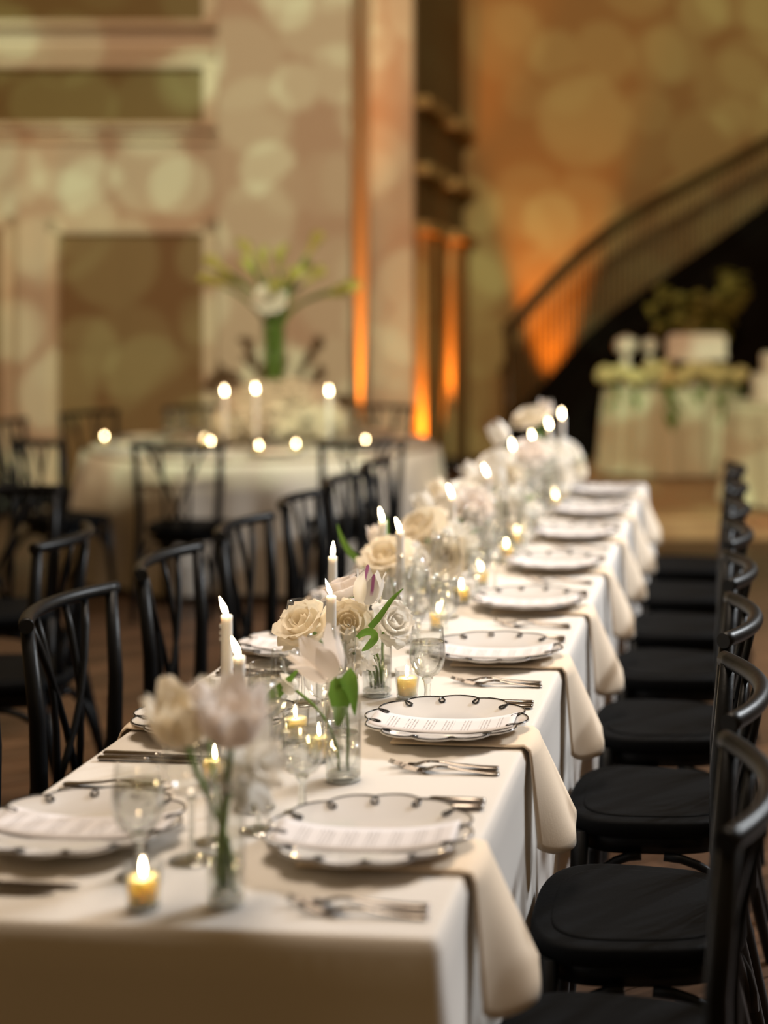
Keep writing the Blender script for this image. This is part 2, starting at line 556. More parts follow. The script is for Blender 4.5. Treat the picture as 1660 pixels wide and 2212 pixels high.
# doors with frames, transom lights above
door = wbox('door_1', 122, 438, 0.02, zz(503, DW), DW + 0.17, 0.07, 'door_tan')
for (a, b, z0, z1) in ((100, 122, 0, zz(470, DW)), (438, 466, 0, zz(470, DW)), (100, 466, zz(503, DW), zz(466, DW))):
    wbox('door_frame', a, b, z0, z1, DW + 0.08, 0.16, 'wall_trim', parent=door, bevel=0.01)
for (a, b, z0, z1) in ((150, 270, 1.25, 2.0), (290, 410, 1.25, 2.0), (150, 270, 0.3, 1.05), (290, 410, 0.3, 1.05)):
    wbox('panel', a, b, z0, z1, DW + 0.16, 0.03, 'door_tan', parent=door, bevel=0.008)
door2 = wbox('door_2', -330, 2, 0.02, zz(490, DW), DW + 0.17, 0.07, 'door_tan')
for (a, b, z0, z1) in ((-350, -330, 0, zz(466, DW)), (2, 24, 0, zz(466, DW)), (-350, 24, zz(490, DW), zz(466, DW))):
    wbox('door_frame', a, b, z0, z1, DW + 0.08, 0.16, 'wall_trim', parent=door2, bevel=0.01)
for k, (p0, p1) in enumerate(((142, 262), (-150, 40))):
    win = wbox('window_%d' % (k + 1), -500, 438, zz(p1, DW), zz(p0, DW), DW + 0.2, 0.05, 'glass_dark')
    wbox('window_frame', -500, 470, zz(p1 + 14, DW), zz(p1, DW), DW + 0.06, 0.18, 'wall_trim', parent=win, bevel=0.01)
    wbox('window_frame', -500, 470, zz(p0, DW), zz(p0 - 14, DW), DW + 0.06, 0.18, 'wall_trim', parent=win, bevel=0.01)
    wbox('window_frame', 438, 468, zz(p1, DW), zz(p0, DW), DW + 0.06, 0.18, 'wall_trim', parent=win, bevel=0.01)
wbox('trim_1', -500, 468, zz(110, DW), zz(96, DW), DW + 0.18, 0.08, 'wall_trim')
wbox('trim_2', -500, 468, zz(300, DW), zz(284, DW), DW + 0.16, 0.1, 'wall_trim')
# deep pier, the wall section behind it
wbox('wall_pier', 470, 757, 0, 6.2, 11.75, 1.25, 'wall_cream')
wbox('wall_recess', 700, 892, 0, 6.2, 13.0, 0.3, 'wall_cream')
# slanting dark panelled wall with two pale pilasters
def seg_box(name, p0, p1, z0, z1, depth, material, parent=None):
    """upright slab from ground point p0 to p1, thickness going away from the camera"""
    p0, p1 = Vector(p0[:2]), Vector(p1[:2])
    t = (p1 - p0); ln = t.length; ang = math.atan2(t.y, t.x)
    me = box(ln, depth, z1 - z0, center=(0, depth / 2, 0))
    c = (p0 + p1) / 2
    return struct(name, me, material, (c.x, c.y, (z0 + z1) / 2), (0, 0, ang)) if parent is None else None
def wp(px, d): return at(px, d, 0)
A0, A1 = wp(890, 13.05), wp(1003, 16.0)
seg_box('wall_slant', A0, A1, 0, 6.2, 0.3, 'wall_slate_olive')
for k, (f0, f1) in enumerate(((0.09, 0.40), (0.62, 0.97))):
    nrm = Vector((-(A1 - A0).y, (A1 - A0).x, 0)).normalized() * -0.07
    P0, P1 = A0.lerp(A1, f0) + nrm, A0.lerp(A1, f1) + nrm
    seg_box('trim_%d' % (3 + k), P0, P1, 0, 2.22, 0.06, 'wall_amber')
    for j, zc in enumerate((2.22, 2.72, 3.30)):
        Q0, Q1 = A0.lerp(A1, f0 - 0.04) + nrm * 1.9, A0.lerp(A1, f1 + 0.03) + nrm * 1.9
        seg_box('trim_%d' % (5 + 3 * k + j), Q0, Q1, zc, zc + 0.09, 0.13, 'wall_amber')
# amber wall behind the stairs
seg_box('wall_back', wp(1003, 16.0), wp(2500, 17.8), 0, 6.2, 0.3, 'wall_amber')

# ------------------------------------------------------------------ uplights on the floor (real lamps)
def uplight(px, d, zbase, tilt_to, energy, label, size=40, z_lamp=0.16):
    p = at(px, d, zbase)
    o = thing('uplight', label, 'lamp', p)
    part('housing', lathe([(0, 0), (0.085, 0), (0.09, 0.02), (0.09, 0.11), (0.075, 0.13), (0.07, 0.115), (0, 0.11)], 20), 'metal_dark', o)
    part('yoke', tube([(-0.1, 0, 0.0), (-0.1, 0, 0.08), (-0.085, 0, 0.08)], 0.008, 6), 'metal_dark', o)
    l = light('uplight_beam', 'SPOT', p + Vector((0, 0, z_lamp)), tilt_to, energy, (1.0, 0.27, 0.02),
              spot_size=R(size), spot_blend=0.7, shadow_soft_size=0.05)
    return o
UG = 'orange uplights along the walls'
uplight(838, 12.3, 0, at(770, 12.4, 2.4), 900, 'small black uplight throwing orange light up the pier side', 30)
uplight(915, 13.2, 0, at(917, 13.6, 3.5), 420, 'small black uplight below the wider orange pilaster', 34)
uplight(978, 14.6, 0, at(983, 15.2, 3.5), 480, 'small black uplight below the narrower orange pilaster', 34)
uplight(1195, 15.9, 0.0, at(1205, 16.35, 4.5), 700, 'small black uplight glowing orange behind the stair balusters', 36)
uplight(12, 11.6, 0.0, at(10, 12.0, 3.5), 45, 'small black uplight beside the door at the wall end', 30)

# ------------------------------------------------------------------ staircase
STR = [(1085, 950), (1130, 900), (1200, 822), (1270, 742), (1330, 690), (1400, 640), (1500, 572), (1600, 500), (1660, 455), (1760, 385), (2160, 110)]
HND = [(1085, 740), (1100, 716), (1140, 665), (1200, 600), (1270, 535), (1330, 488), (1400, 445), (1500, 392), (1600, 338), (1660, 305), (1760, 254), (2160, 40)]
def sd(px): return 14.25 + (px - 1085) / 555.0 * 0.9
stair = thing('staircase', 'curved dark wooden staircase with slim balusters climbing along the amber wall', 'staircase', (0, 0, 0))
def stair_parts():
    cols = list(range(1085, 2150, 20))
    # closed dark side under the string, 6 cm thick
    V, Fc = [], []
    for px in cols:
        d = sd(px); z = zz(curve(STR, px), d)
        for dd in (0, 0.06):
            for q in (0.0, z): V.append(at(px, d + dd, q))
    for k in range(len(cols) - 1):
        a, b = 4 * k, 4 * (k + 1)
        Fc += [(a, b, b + 1, a + 1), (a + 2, a + 3, b + 3, b + 2), (a + 1, b + 1, b + 3, a + 3), (a, a + 2, b + 2, b)]
    Fc += [(0, 1, 3, 2), (len(V) - 4, len(V) - 2, len(V) - 1, len(V) - 3)]
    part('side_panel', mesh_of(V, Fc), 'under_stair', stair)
    # string board: moulding along the top of the side
    pts = [at(px, sd(px) - 0.02, zz(curve(STR, px), sd(px)) + 0.02) for px in cols]
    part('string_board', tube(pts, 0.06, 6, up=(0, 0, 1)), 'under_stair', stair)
    pts = [at(px, sd(px), zz(curve(HND, px), sd(px))) for px in cols if px >= 1100]
    part('handrail', tube(pts, 0.062, 10, up=(0, 0, 1)), 'rail_wood', stair)
    bal = lathe([(0, 0), (0.016, 0), (0.018, 0.1), (0.013, 0.2), (0.017, 0.5), (0.013, 0.8), (0.016, 1.0), (0, 1.0)], 6)
    px = 1112.0
    while px < 2135:
        d = sd(px)
        z0, z1 = zz(curve(STR, px), d), zz(curve(HND, px), d)
        o = part('baluster', bal, 'baluster_wood', stair, at(px, d, z0))
        o.scale = (1, 1, z1 - z0)
        px += 12.2
    part('newel_post', lathe([(0, 0), (0.06, 0), (0.06, 0.3), (0.04, 0.36), (0.045, 0.9), (0.07, 0.95), (0.05, 1.02), (0, 1.06)], 14), 'rail_wood', stair, at(1100, sd(1100), zz(935, 14.3)))
    steps = 25
    for k in range(steps):
        pa = 1095 + k * 41; pb = pa + 46
        za = zz(curve(STR, (pa + pb) / 2), sd(pa)) - 0.12
        quad = [at(pa, sd(pa) + 0.07, 0), at(pb, sd(pb) + 0.07, 0), at(pb, sd(pb) + 1.1, 0), at(pa, sd(pa) + 1.1, 0)]
        part('tread', prism([(q.x, q.y) for q in quad], za - 0.04, za), 'wood_dark', stair)
stair_parts()

# ------------------------------------------------------------------ low stage of boards with draped tables
stage = thing('low_stage', 'low stage of tan boards in front of the staircase', 'stage', world(1.9, 10.35, 0), (0, 0, TH))
def stage_parts():
    n, bw = 15, 0.255
    bd = box(4.6, bw - 0.008, 0.03, 0.004)
    for k in range(n):
        part('board', bd, 'stage_board', stage, (0, 0.02 + bw * (k + 0.5), 0.13))
    part('fascia', box(4.6, 0.02, 0.115, 0.004, (0, 0.0, 0.0575)), 'stage_board', stage)
    for s in (-1, 1):
        part('side_board', box(0.03, n * bw, 0.112, 0.0, (s * 2.27, n * bw / 2 + 0.02, 0.057)), 'stage_board', stage)
stage_parts()
ZS = 0.145

def draped_table(name, L, d, a, b, h, pleats, label, cloth_label, mat_name, zb, flare=0.06, seed=1):
    rnd = random.Random(seed)
    p = world(L, d, zb)
    t = thing(name, label, 'table', p, (0, 0, TH))
    part('table_top', lathe([(0, h - 0.03), (1.0, h - 0.03), (1.0, h - 0.006), (0, h - 0.006)], 40), 'table_wood', t).scale = (a - 0.01, b - 0.01, 1)
    for k in range(4):
        an = PI / 4 + k * PI / 2
        part('leg', lathe([(0, 0), (0.025, 0), (0.025, h - 0.03), (0, h - 0.03)], 8), 'table_wood', t, (a * 0.6 * math.cos(an), b * 0.6 * math.sin(an), 0))
    ph = [rnd.uniform(0, 6.28) for _ in range(3)]
    def fn(u, v):
        an = 2 * PI * u
        if v < 0.2:
            k = v / 0.2 * 0.985; z = h
            return (a * k * math.cos(an), b * k * math.sin(an), z)
        q = (v - 0.2) / 0.8
        drop = min(1.0, q * 12) * 0.012 + q * (h - 0.03 - 0.012)
        amp = (0.012 + 0.035 * q) * min(1, q * 4)
        wv = math.sin(pleats * an + ph[0] + 0.5 * math.sin(3 * an + ph[1])) + 0.35 * math.sin(2.3 * pleats * an + ph[2])
        k = flare * q + amp * wv + min(1, q * 12) * 0.012
        return ((a + k) * math.cos(an), (b + k) * math.sin(an), h - drop)
    c = link('tablecloth', grid(fn, 160, 26, 0.0, True), mat_name, None, p, (0, 0, TH), True)
    tag(c, cloth_label, 'tablecloth')
    return p

pA = draped_table('display_table', 0.92, 13.05, 0.58, 0.42, 0.74, 15, 'round display table hidden under a pleated cloth on the stage', 'pleated pale cloth hanging round the flower laden display table', 'cloth_stage', ZS, 0.03, 3)
pB = draped_table('cake_table', 1.66, 11.1, 0.47, 0.47, 0.745, 13, 'round cake table under a pale cloth on the stage', 'pale cloth hanging round the cake table', 'cloth_stage', ZS, 0.03, 5)

# tiered cake
cake = thing('tiered_cake', 'white two tier cake standing on the cake table', 'cake', pB + Vector((0, 0, 0.746)))
part('cake_board', lathe([(0, 0), (0.34, 0), (0.34, 0.012), (0, 0.012)], 36), 'white_icing', cake)
part('lower_tier', lathe([(0, 0.012), (0.29, 0.012), (0.3, 0.02), (0.3, 0.19), (0.285, 0.2), (0, 0.2)], 40), 'white_icing', cake)
part('upper_tier', lathe([(0, 0.2), (0.22, 0.2), (0.23, 0.208), (0.23, 0.34), (0.22, 0.35), (0, 0.35)], 40), 'white_icing', cake)

# things on the display table
zA = ZS + 0.742
def bloom_cluster(n, seed, size):
    rnd = random.Random(seed)
    ms = []
    for k in range(n):
        bm = bmesh.new(); bmesh.ops.create_icosphere(bm, subdivisions=2, radius=size * rnd.uniform(0.7, 1.2))
        ph = rnd.uniform(0, 9)
        for v in bm.verts:
            an = math.atan2(v.co.y, v.co.x)
            v.co *= 1 + 0.16 * math.sin(5 * an + ph + v.co.z * 60)
        me = bpy.data.meshes.new('b'); bm.to_mesh(me); bm.free()
        for p in me.polygons: p.use_smooth = True
        ms.append(me)
    return ms
def leaf_mesh(L, W, bend=0.3, fold=0.25, twist=0.0, nv=10):
    def fn(u, v):
        x = (u * 2 - 1)
        wdt = W * (math.sin(PI * min(1, 0.06 + 0.94 * v)) ** 0.75) * (1 - 0.25 * v)
        an = bend * v
        y = L * (math.sin(an) / bend if abs(bend) > 1e-3 else v)
        z = -L * ((1 - math.cos(an)) / bend if abs(bend) > 1e-3 else 0)
        tw = twist * v
        dx, dz = x * wdt, abs(x) * wdt * fold
        return (dx * math.cos(tw) - dz * math.sin(tw), y, z + dx * math.sin(tw) + dz * math.cos(tw))
    return grid(fn, 4, nv)
small_leaf = leaf_mesh(0.09, 0.022, 0.6)
def garland():
    g = thing('flower_garland', 'cream and green flower garland heaped over the display table top', 'garland', pA + Vector((0, 0, 0.742)), (0, 0, TH))
    rnd = random.Random(4)
    bl = bloom_cluster(5, 11, 0.055)
    for k in range(46):
        t = k / 45.0
        x = lerp(-0.60, 0.60, t) + rnd.uniform(-0.03, 0.03)
        y = -0.30 * math.sqrt(max(0, 1 - (x / 0.68) ** 2)) + rnd.uniform(-0.1, 0.12)
        z = 0.05 + rnd.uniform(-0.02, 0.12) * (1 - abs(x)) + 0.04
        part('bloom', bl[k % 5], 'garland_bloom', g, (x, y, z), (rnd.uniform(0, 6), rnd.uniform(0, 6), 0))
    for (x, ln) in ((-0.03, 0.34), (-0.52, 0.18), (-0.33, 0.2), (0.18, 0.14), (0.37, 0.3), (0.52, 0.26), (-0.06, 0.3)):
        yy = -0.47 * math.sqrt(max(0, 1 - (x / 0.66) ** 2)) - 0.02
        for q in range(int(ln / 0.03)):
            part('leaf', small_leaf, 'leaf' if q % 2 or x == -0.03 else 'olive_leaf', g, (x + rnd.uniform(-.03, .03), yy + rnd.uniform(-.03, 0.0), 0.05 - q * 0.03), (R(-70) + rnd.uniform(-.5, .5), rnd.uniform(-.6, .6), rnd.uniform(0, 6.28)))
garland()
hc = thing('sheet_cake', 'low white rectangular cake on a stand above the garland', 'cake', world(1.13, 13.12, zA), (0, 0, TH))
part('stand', lathe([(0, 0), (0.12, 0), (0.05, 0.03), (0.04, 0.2), (0.16, 0.22), (0.16, 0.235), (0, 0.235)], 24), 'white_icing', hc)
part('icing', box(0.5, 0.28, 0.22, 0.025, (0, 0, 0.345)), 'white_icing', hc)
part('icing_border', box(0.53, 0.31, 0.03, 0.013, (0, 0, 0.25)), 'white_icing', hc)
for k, (px, lb) in enumerate(((1353, 'white round vase on the display table, at the garland end'), (1405, 'white round vase on the display table, close to the rectangular cake'))):
    v = thing('white_vase', lb, 'vase', at(px, 13.0, zA), group='white vases on the display table')
    part('vase_body', lathe([(0, 0), (0.04, 0), (0.06, 0.06), (0.045, 0.18), (0.03, 0.25), (0.035, 0.27), (0, 0.265)], 20), 'white_icing', v)
    part('bloom', bloom_cluster(1, 20 + k, 0.085)[0], 'white_icing', v, (0, 0, 0.36))
# foliage spray behind the cake
fa = thing('foliage_arrangement', 'large dim olive foliage spray in a tall vase behind the display table', 'plant', world(1.3, 13.72, ZS))
part('vase', lathe([(0, 0), (0.12, 0), (0.1, 0.05), (0.06, 0.5), (0.09, 1.05), (0.085, 1.06), (0.05, 0.6), (0, 0.55)], 20), 'metal_dark', fa)
def spray():
    rnd = random.Random(8)
    lf = leaf_mesh(0.17, 0.045, 0.7)
    bl = bloom_cluster(3, 31, 0.06)
    for k in range(26):
        an = rnd.uniform(0, 2 * PI); sp = rnd.uniform(0.1, 0.62)
        e = Vector((sp * math.cos(an), sp * 0.4 * math.sin(an), 1.2 + rnd.uniform(0.0, 0.42) + (0.12 if math.cos(an) > 0.3 else 0)))
        pts = [Vector((0, 0, 0.9)).lerp(e, t) + Vector((0, 0, 0.12 * math.sin(PI * t))) for t in (0, .25, .5, .75, 1)]
        br = part('branch', tube(pts, 0.006, 5), 'olive_leaf', fa)
        for q in range(9):
            t = 0.35 + 0.65 * q / 8
            pos = Vector((0, 0, 0.9)).lerp(e, t) + Vector((0, 0, 0.12 * math.sin(PI * t)))
            part('leaf', lf, 'olive_leaf', br, pos, (rnd.uniform(-1, 1), rnd.uniform(-1, 1), rnd.uniform(0, 6.28)))
        if k % 2: part('bloom', bl[k % 3], 'olive_leaf', br, e)
spray()

# ------------------------------------------------------------------ chairs
def chair_proto():
    t = thing('spindle_chair', 'x', 'chair')
    # seat outline, rounded, wider at the front (front is +y)
    def outline(k, grow=0.0):
        pts = []
        for i in range(48):
            a = 2 * PI * i / 48
            c, s = math.cos(a), math.sin(a)
            e = 0.62
            x = math.copysign(abs(c) ** e, c); y = math.copysign(abs(s) ** e, s)
            hw = lerp(0.185, 0.222, (y + 1) / 2) + grow
            pts.append((x * hw * k, y * (0.2 + grow) * k + 0.0))
        return pts
    def slab(k, levels):
        V, Fc = [], []
        o = outline(1.0)
        n = len(o)
        for (gr, z) in levels:
            for (x, y) in outline(k, gr): V.append((x, y, z + 0.006 * (abs(x) / 0.2) ** 2))
        for l in range(len(levels) - 1):
            for i in range(n):
                j = (i + 1) % n
                Fc.append((l * n + i, l * n + j, (l + 1) * n + j, (l + 1) * n + i))
        Fc.append(tuple(range(n))[::-1]); Fc.append(tuple((len(levels) - 1) * n + i for i in range(n)))
        me = mesh_of(V, Fc)
        for p in me.polygons: p.use_smooth = len(p.vertices) == 4
        return me
    part('seat', slab(1.0, [(-0.012, 0.418), (-0.002, 0.42), (0, 0.43), (0, 0.447), (-0.004, 0.453), (-0.012, 0.455)]), 'seat_black', t)
    part('seat_panel', slab(0.82, [(0, 0.452), (0, 0.4565), (-0.003, 0.4585), (-0.008, 0.459)]), 'seat_black', t)
    part('apron', slab(0.84, [(0, 0.375), (0, 0.42)]), 'chair_black', t)
    # back
    def rail(x):
        q = x / 0.235
        return Vector((x, -0.165 - 0.064 * (1 - q * q), 0.868))
    pts = [rail(lerp(-0.243, 0.243, i / 22)) for i in range(23)]
    rr = [0.0165] * 23
    part('top_rail', tube(pts, rr, 14, up=(0, 0, 1)), 'chair_black', t)
    for s in (-1, 1):
        part('stile', tube([(s * 0.197, -0.262, 0.0), (s * 0.198, -0.215, 0.2), (s * 0.2, -0.165, 0.40), (s * 0.203, -0.15, 0.5), (s * 0.212, -0.15, 0.65), (s * 0.224, -0.168, 0.862)],
                           [0.013, 0.0165, 0.02, 0.02, 0.0185, 0.0155], 12, up=(0, 1, 0)), 'chair_black', t)
        part('front_leg', tube([(s * 0.19, 0.185, 0.0), (s * 0.18, 0.165, 0.22), (s * 0.175, 0.155, 0.43)], [0.013, 0.018, 0.02], 12), 'chair_black', t)
    def seat_back(x): return Vector((x, -0.188 + 0.12 * (x / 0.2) ** 2, 0.447))
    for (xt, xb) in ((-0.075, -0.06), (0.075, 0.06), (-0.15, 0.05), (0.15, -0.05)):
        a, b = seat_back(xb), rail(xt) + Vector((0, 0, -0.004))
        off = 0.006 if abs(xt) > 0.1 and xt < 0 else (-0.006 if abs(xt) > 0.1 else 0)
        pts = [a.lerp(b, i / 6) + Vector((0, (0.02 + off) * math.sin(PI * i / 6), 0)) for i in range(7)]
        part('spindle', tube(pts, [0.0085, 0.0095, 0.0085, 0.0075, 0.0085, 0.0095, 0.0075], 9), 'chair_black', t)
    for s in (-1, 1):
        # bent braces, side and front/back
        for (y0, y1) in ((-0.22, -0.03), (0.165, 0.02)):
            x = s * 0.183
            pts = []
            for i in range(9):
                q = i / 8 * PI / 2
                pts.append((x, lerp(y0, y1, 1 - math.cos(q)), 0.185 + 0.195 * math.sin(q)))
            part('brace', tube(pts, 0.0105, 8), 'chair_black', t)
        for y in (-0.215, 0.165):
            pts = []
            for i in range(9):
                q = i / 8 * PI / 2
                pts.append((s * lerp(0.185, 0.02, 1 - math.cos(q)), y + (0.05 if y < 0 else 0) * math.sin(q), 0.185 + 0.195 * math.sin(q)))
            part('brace', tube(pts, 0.0105, 8), 'chair_black', t)
    return t
chair0 = chair_proto()
chair_used = [False]
def chair(x, y, rz, label, group, scale=1.0):
    if chair_used[0]:
        return dup(chair0, (x, y, 0), (0, 0, rz), label, group)
    chair_used[0] = True
    chair0.location = (x, y, 0); chair0.rotation_euler = (0, 0, rz); chair0['label'] = label; chair0['group'] = group
    return chair0

TX0, TX1, TY0, TY1, TZ = -1.17, -0.385, 1.98, 7.15, 0.75
SET_Y = [2.30 + 0.628 * k for k in range(8)]
for k, y in enumerate(SET_Y):
    jy = (-0.01, -0.06, -0.03, -0.02, 0.0, -0.03, -0.02, 0.0)[k]
    chair(-0.166, y + jy, R(90) + R((0, 1.0, -1.5, 1, 0, -1, 1.5, 0)[k]),
          'black spindle chair on the stair side of the long table, %s from votive end' % ORD[k], 'chairs along the stair side')
for k, y in enumerate(SET_Y):
    if k == 0: continue
    chair(-1.392, y + (0, -0.05, -0.06, -0.03, 0, 0.04, 0.02, 0)[k], R(-90) + R((0, 2, -1, 1, -2, 1, 0, 1)[k]),
          'black spindle chair on the round-table side of the long table, %s from votive end' % ORD[k], 'chairs along the round table side')
# chairs of a further table beyond the frame
chair(-2.22, 4.52, R(96), 'black spindle chair standing back to back with the long table chairs', 'chairs of the neighbouring table')
chair(-2.72, 5.45, R(-150), 'black spindle chair turned askew beyond the back to back chair', 'chairs of the neighbouring table')

# ------------------------------------------------------------------ long table and cloth
tb = thing('long_table', 'long banquet table hidden under the ivory cloth', 'table', ((TX0 + TX1) / 2, (TY0 + TY1) / 2, 0))
part('table_top', box(TX1 - TX0 - 0.012, TY1 - TY0 - 0.012, 0.03, 0.004, (0, 0, 0.732)), 'table_wood', tb)
for yy in (-2.45, -0.85, 0.85, 2.45):
    for s in (-1, 1):
        part('leg', box(0.035, 0.035, 0.716, 0.004, (s * 0.3, yy, 0.358)), 'table_wood', tb)
def long_cloth():
    cx, cy = (TX0 + TX1) / 2, (TY0 + TY1) / 2
    hx, hy, rc = (TX1 - TX0) / 2, (TY1 - TY0) / 2, 0.018
    # perimeter samples: point, outward normal, distance from the nearest corner
    per = []
    step = 0.03
    def side(p, q, nrm):
        ln = (q - p).length; n = max(2, int(ln / step))
        for i in range(n):
            s = i / n * ln
            per.append((p.lerp(q, i / n), nrm, min(s, ln - s)))
    c = [Vector((hx, -hy)), Vector((hx, hy)), Vector((-hx, hy)), Vector((-hx, -hy))]
    N4 = [Vector((1, 0)), Vector((0, 1)), Vector((-1, 0)), Vector((0, -1))]
    ins = [(Vector((0, rc)), Vector((0, -rc))), (Vector((-rc, 0)), Vector((rc, 0))), (Vector((0, -rc)), Vector((0, rc))), (Vector((rc, 0)), Vector((-rc, 0)))]
    for k in range(4):
        side(c[k] + ins[k][0], c[(k + 1) % 4] + ins[k][1], N4[k])
        cc = c[(k + 1) % 4] + ins[k][1] - N4[k] * rc
        for i in range(6):
            a = (i + 0.0) / 6 * PI / 2
            nn = N4[k] * math.cos(a) + N4[(k + 1) % 4] * math.sin(a)
            per.append((cc + nn * rc, nn, 0.0))
    n = len(per)
    rnd = random.Random(2)
    V, Fc = [], []
    # top: inner grid is one inset loop and cap
    levels = [(-0.014, 0.0), (-0.006, 0.0), (-0.001, -0.0015), (0.002, -0.006), (0.003, -0.02), (0, -0.07), (0, -0.14), (0, -0.22), (0, -0.3), (0, -0.38), (0, -0.46), (0, -0.54), (0, -0.62), (0, -0.69), (0, -0.735)]
    for li, (off, dz) in enumerate(levels):
        t = max(0.0, (-dz - 0.01) / 0.72)
        for i, (p, nn, cd) in enumerate(per):
            s = i * step
            corner = math.exp(-(cd / 0.16) ** 2)
            fold = 0.009 * math.sin(s * 2 * PI / 0.42 + 1.3 * math.sin(s * 1.1)) * min(1, cd / 0.25)
            rip = -0.03 * math.exp(-((cd - 0.22) / 0.07) ** 2)
            o = off + (0.004 if t > 0 else 0) + t * (0.006 + fold + rip * 0.5 + 0.085 * corner)
            q = p + nn * o
            V.append((cx + q.x, cy + q.y, TZ + dz))
    L = len(levels)
    for l in range(L - 1):
        for i in range(n):
            j = (i + 1) % n
            Fc.append((l * n + i, (l + 1) * n + i, (l + 1) * n + j, l * n + j))
    q0 = len(V)
    ex, ey = hx - 0.008, hy - 0.008
    V += [(cx - ex, cy - ey, TZ - 0.0002), (cx + ex, cy - ey, TZ - 0.0002), (cx + ex, cy + ey, TZ - 0.0002), (cx - ex, cy + ey, TZ - 0.0002)]
    nf = len(Fc)
    me = mesh_of(V, Fc + [(q0, q0 + 1, q0 + 2, q0 + 3)])
    for p in me.polygons: p.use_smooth = p.index < nf
    o = link('tablecloth', me, 'cloth')
    tag(o, 'long ivory linen cloth draped over the banquet table to the floor', 'tablecloth')
long_cloth()

# ------------------------------------------------------------------ tableware prototypes
def plate_proto():
    t = thing('scalloped_plate', 'x', 'plate')
    LOB, R0 = 12, 0.149
    def edge(a):
        s = abs(math.sin(LOB / 2 * a))
        return R0 + 0.013 * s ** 0.75
    V, Fc = [], []
    seg = 144
    prof = [(0.0, 0.006), (0.35, 0.006), (0.55, 0.0066), (0.68, 0.0095), (0.80, 0.014), (0.90, 0.0185), (0.97, 0.0225), (1.0, 0.0235), (1.005, 0.0215), (0.97, 0.0185), (0.85, 0.012), (0.68, 0.0055), (0.55, 0.001), (0.5, 0.0), (0.0, 0.0)]
    rings = []
    for (k, z) in prof:
        if k == 0: rings.append([len(V)]); V.append((0, 0, z)); continue
        ring = []
        for i in range(seg):
            a = 2 * PI * i / seg
            r = lerp(R0 * 0.98, edge(a), max(0, (k - 0.62) / 0.38)) * k
            ring.append(len(V)); V.append((r * math.cos(a), r * math.sin(a), z))
        rings.append(ring)
    for a, b in zip(rings[:-1], rings[1:]):
        for i in range(seg):
            j = (i + 1) % seg
            if len(a) == 1: Fc.append((a[0], b[i], b[j]))
            elif len(b) == 1: Fc.append((a[i], b[0], a[j]))
            else: Fc.append((a[i], b[i], b[j], a[j]))
    me = mesh_of(V, Fc)
    for p in me.polygons: p.use_smooth = True
    part('plate_body', me, 'porcelain', t)
    pts = [((edge(2 * PI * i / 288) - 0.0012) * math.cos(2 * PI * i / 288), (edge(2 * PI * i / 288) - 0.0012) * math.sin(2 * PI * i / 288), 0.0238) for i in range(288)]
    ms = [tube(pts, 0.0015, 6, closed=True, up=(0, 0, 1))]
    for k in range(LOB):
        a = 2 * PI * k / LOB
        lp = []
        for i in range(16):
            q = 2 * PI * i / 16
            r = R0 - 0.0105 + 0.0105 * math.cos(q)
            tt = 0.0062 * math.sin(q) * (0.55 - 0.45 * math.cos(q)) * 1.35
            z = 0.0242 - 0.0052 * (R0 - r) / 0.021
            lp.append((r * math.cos(a) - tt * math.sin(a), r * math.sin(a) + tt * math.cos(a), z))
        ms.append(tube(lp, 0.0019, 6, closed=True, up=(0, 0, 1)))
    part('looped_rim_line', join(ms), 'black_glaze', t)
    return t
plate0 = plate_proto()

def menu_mesh():
    # lies along x, ends resting on the raised rim
    def fn(u, v):
        x = (u - 0.5) * 0.28; y = (v - 0.5) * 0.100
        z = 0.0095 + 0.016 * (abs(x) / 0.1425) ** 2.6
        return (x, y, z)
    return grid(fn, 20, 4, 0.0006)
menu_me = menu_mesh()

def loft(secs, seg=10):
    """secs: (x, y, z, half width, half thickness) along x"""
    V, Fc = [], []
    for (x, y, z, hw, ht) in secs:
        for k in range(seg):
            a = 2 * PI * k / seg
            V.append((x, y + hw * math.cos(a), z + ht * math.sin(a)))
    for i in range(len(secs) - 1):
        for k in range(seg):
            k2 = (k + 1) % seg
            Fc.append((i * seg + k, (i + 1) * seg + k, (i + 1) * seg + k2, i * seg + k2))
    Fc.append(tuple(range(seg))); Fc.append(tuple((len(secs) - 1) * seg + k for k in range(seg))[::-1])
    me = mesh_of(V, Fc)
    for p in me.polygons: p.use_smooth = True
    return me
def handle_secs(s=1.0):
    return [(0.0, 0, 0.003, 0.006, 0.0016), (0.004, 0, 0.003, 0.0095, 0.002), (0.03 * s, 0, 0.0035, 0.0085, 0.002), (0.08 * s, 0, 0.007, 0.0055, 0.002), (0.105 * s, 0, 0.0105, 0.0036, 0.0022), (0.125 * s, 0, 0.0115, 0.0036, 0.002)]
def fork_proto(s, nm):
    t = thing(nm, 'x', 'fork')
    part('handle', loft(handle_secs(s)), 'steel', t)
    x0 = 0.125 * s
    ms = [loft([(x0 - 0.003, 0, 0.0115, 0.0036, 0.0018), (x0 + 0.01, 0, 0.010, 0.0085, 0.0014), (x0 + 0.02, 0, 0.0065, 0.0125, 0.0012), (x0 + 0.03, 0, 0.0042, 0.0128, 0.0012)])]
    for k in range(4):
        y = -0.0098 + k * 0.0065
        ms.append(loft([(x0 + 0.028, y, 0.0042, 0.0026, 0.0012), (x0 + 0.045, y, 0.0042, 0.0022, 0.0011), (x0 + 0.062, y, 0.0072, 0.0018, 0.001), (x0 + 0.075, y, 0.0115, 0.0009, 0.0007)], 6))
    part('tines', join(ms), 'steel', t)
    return t
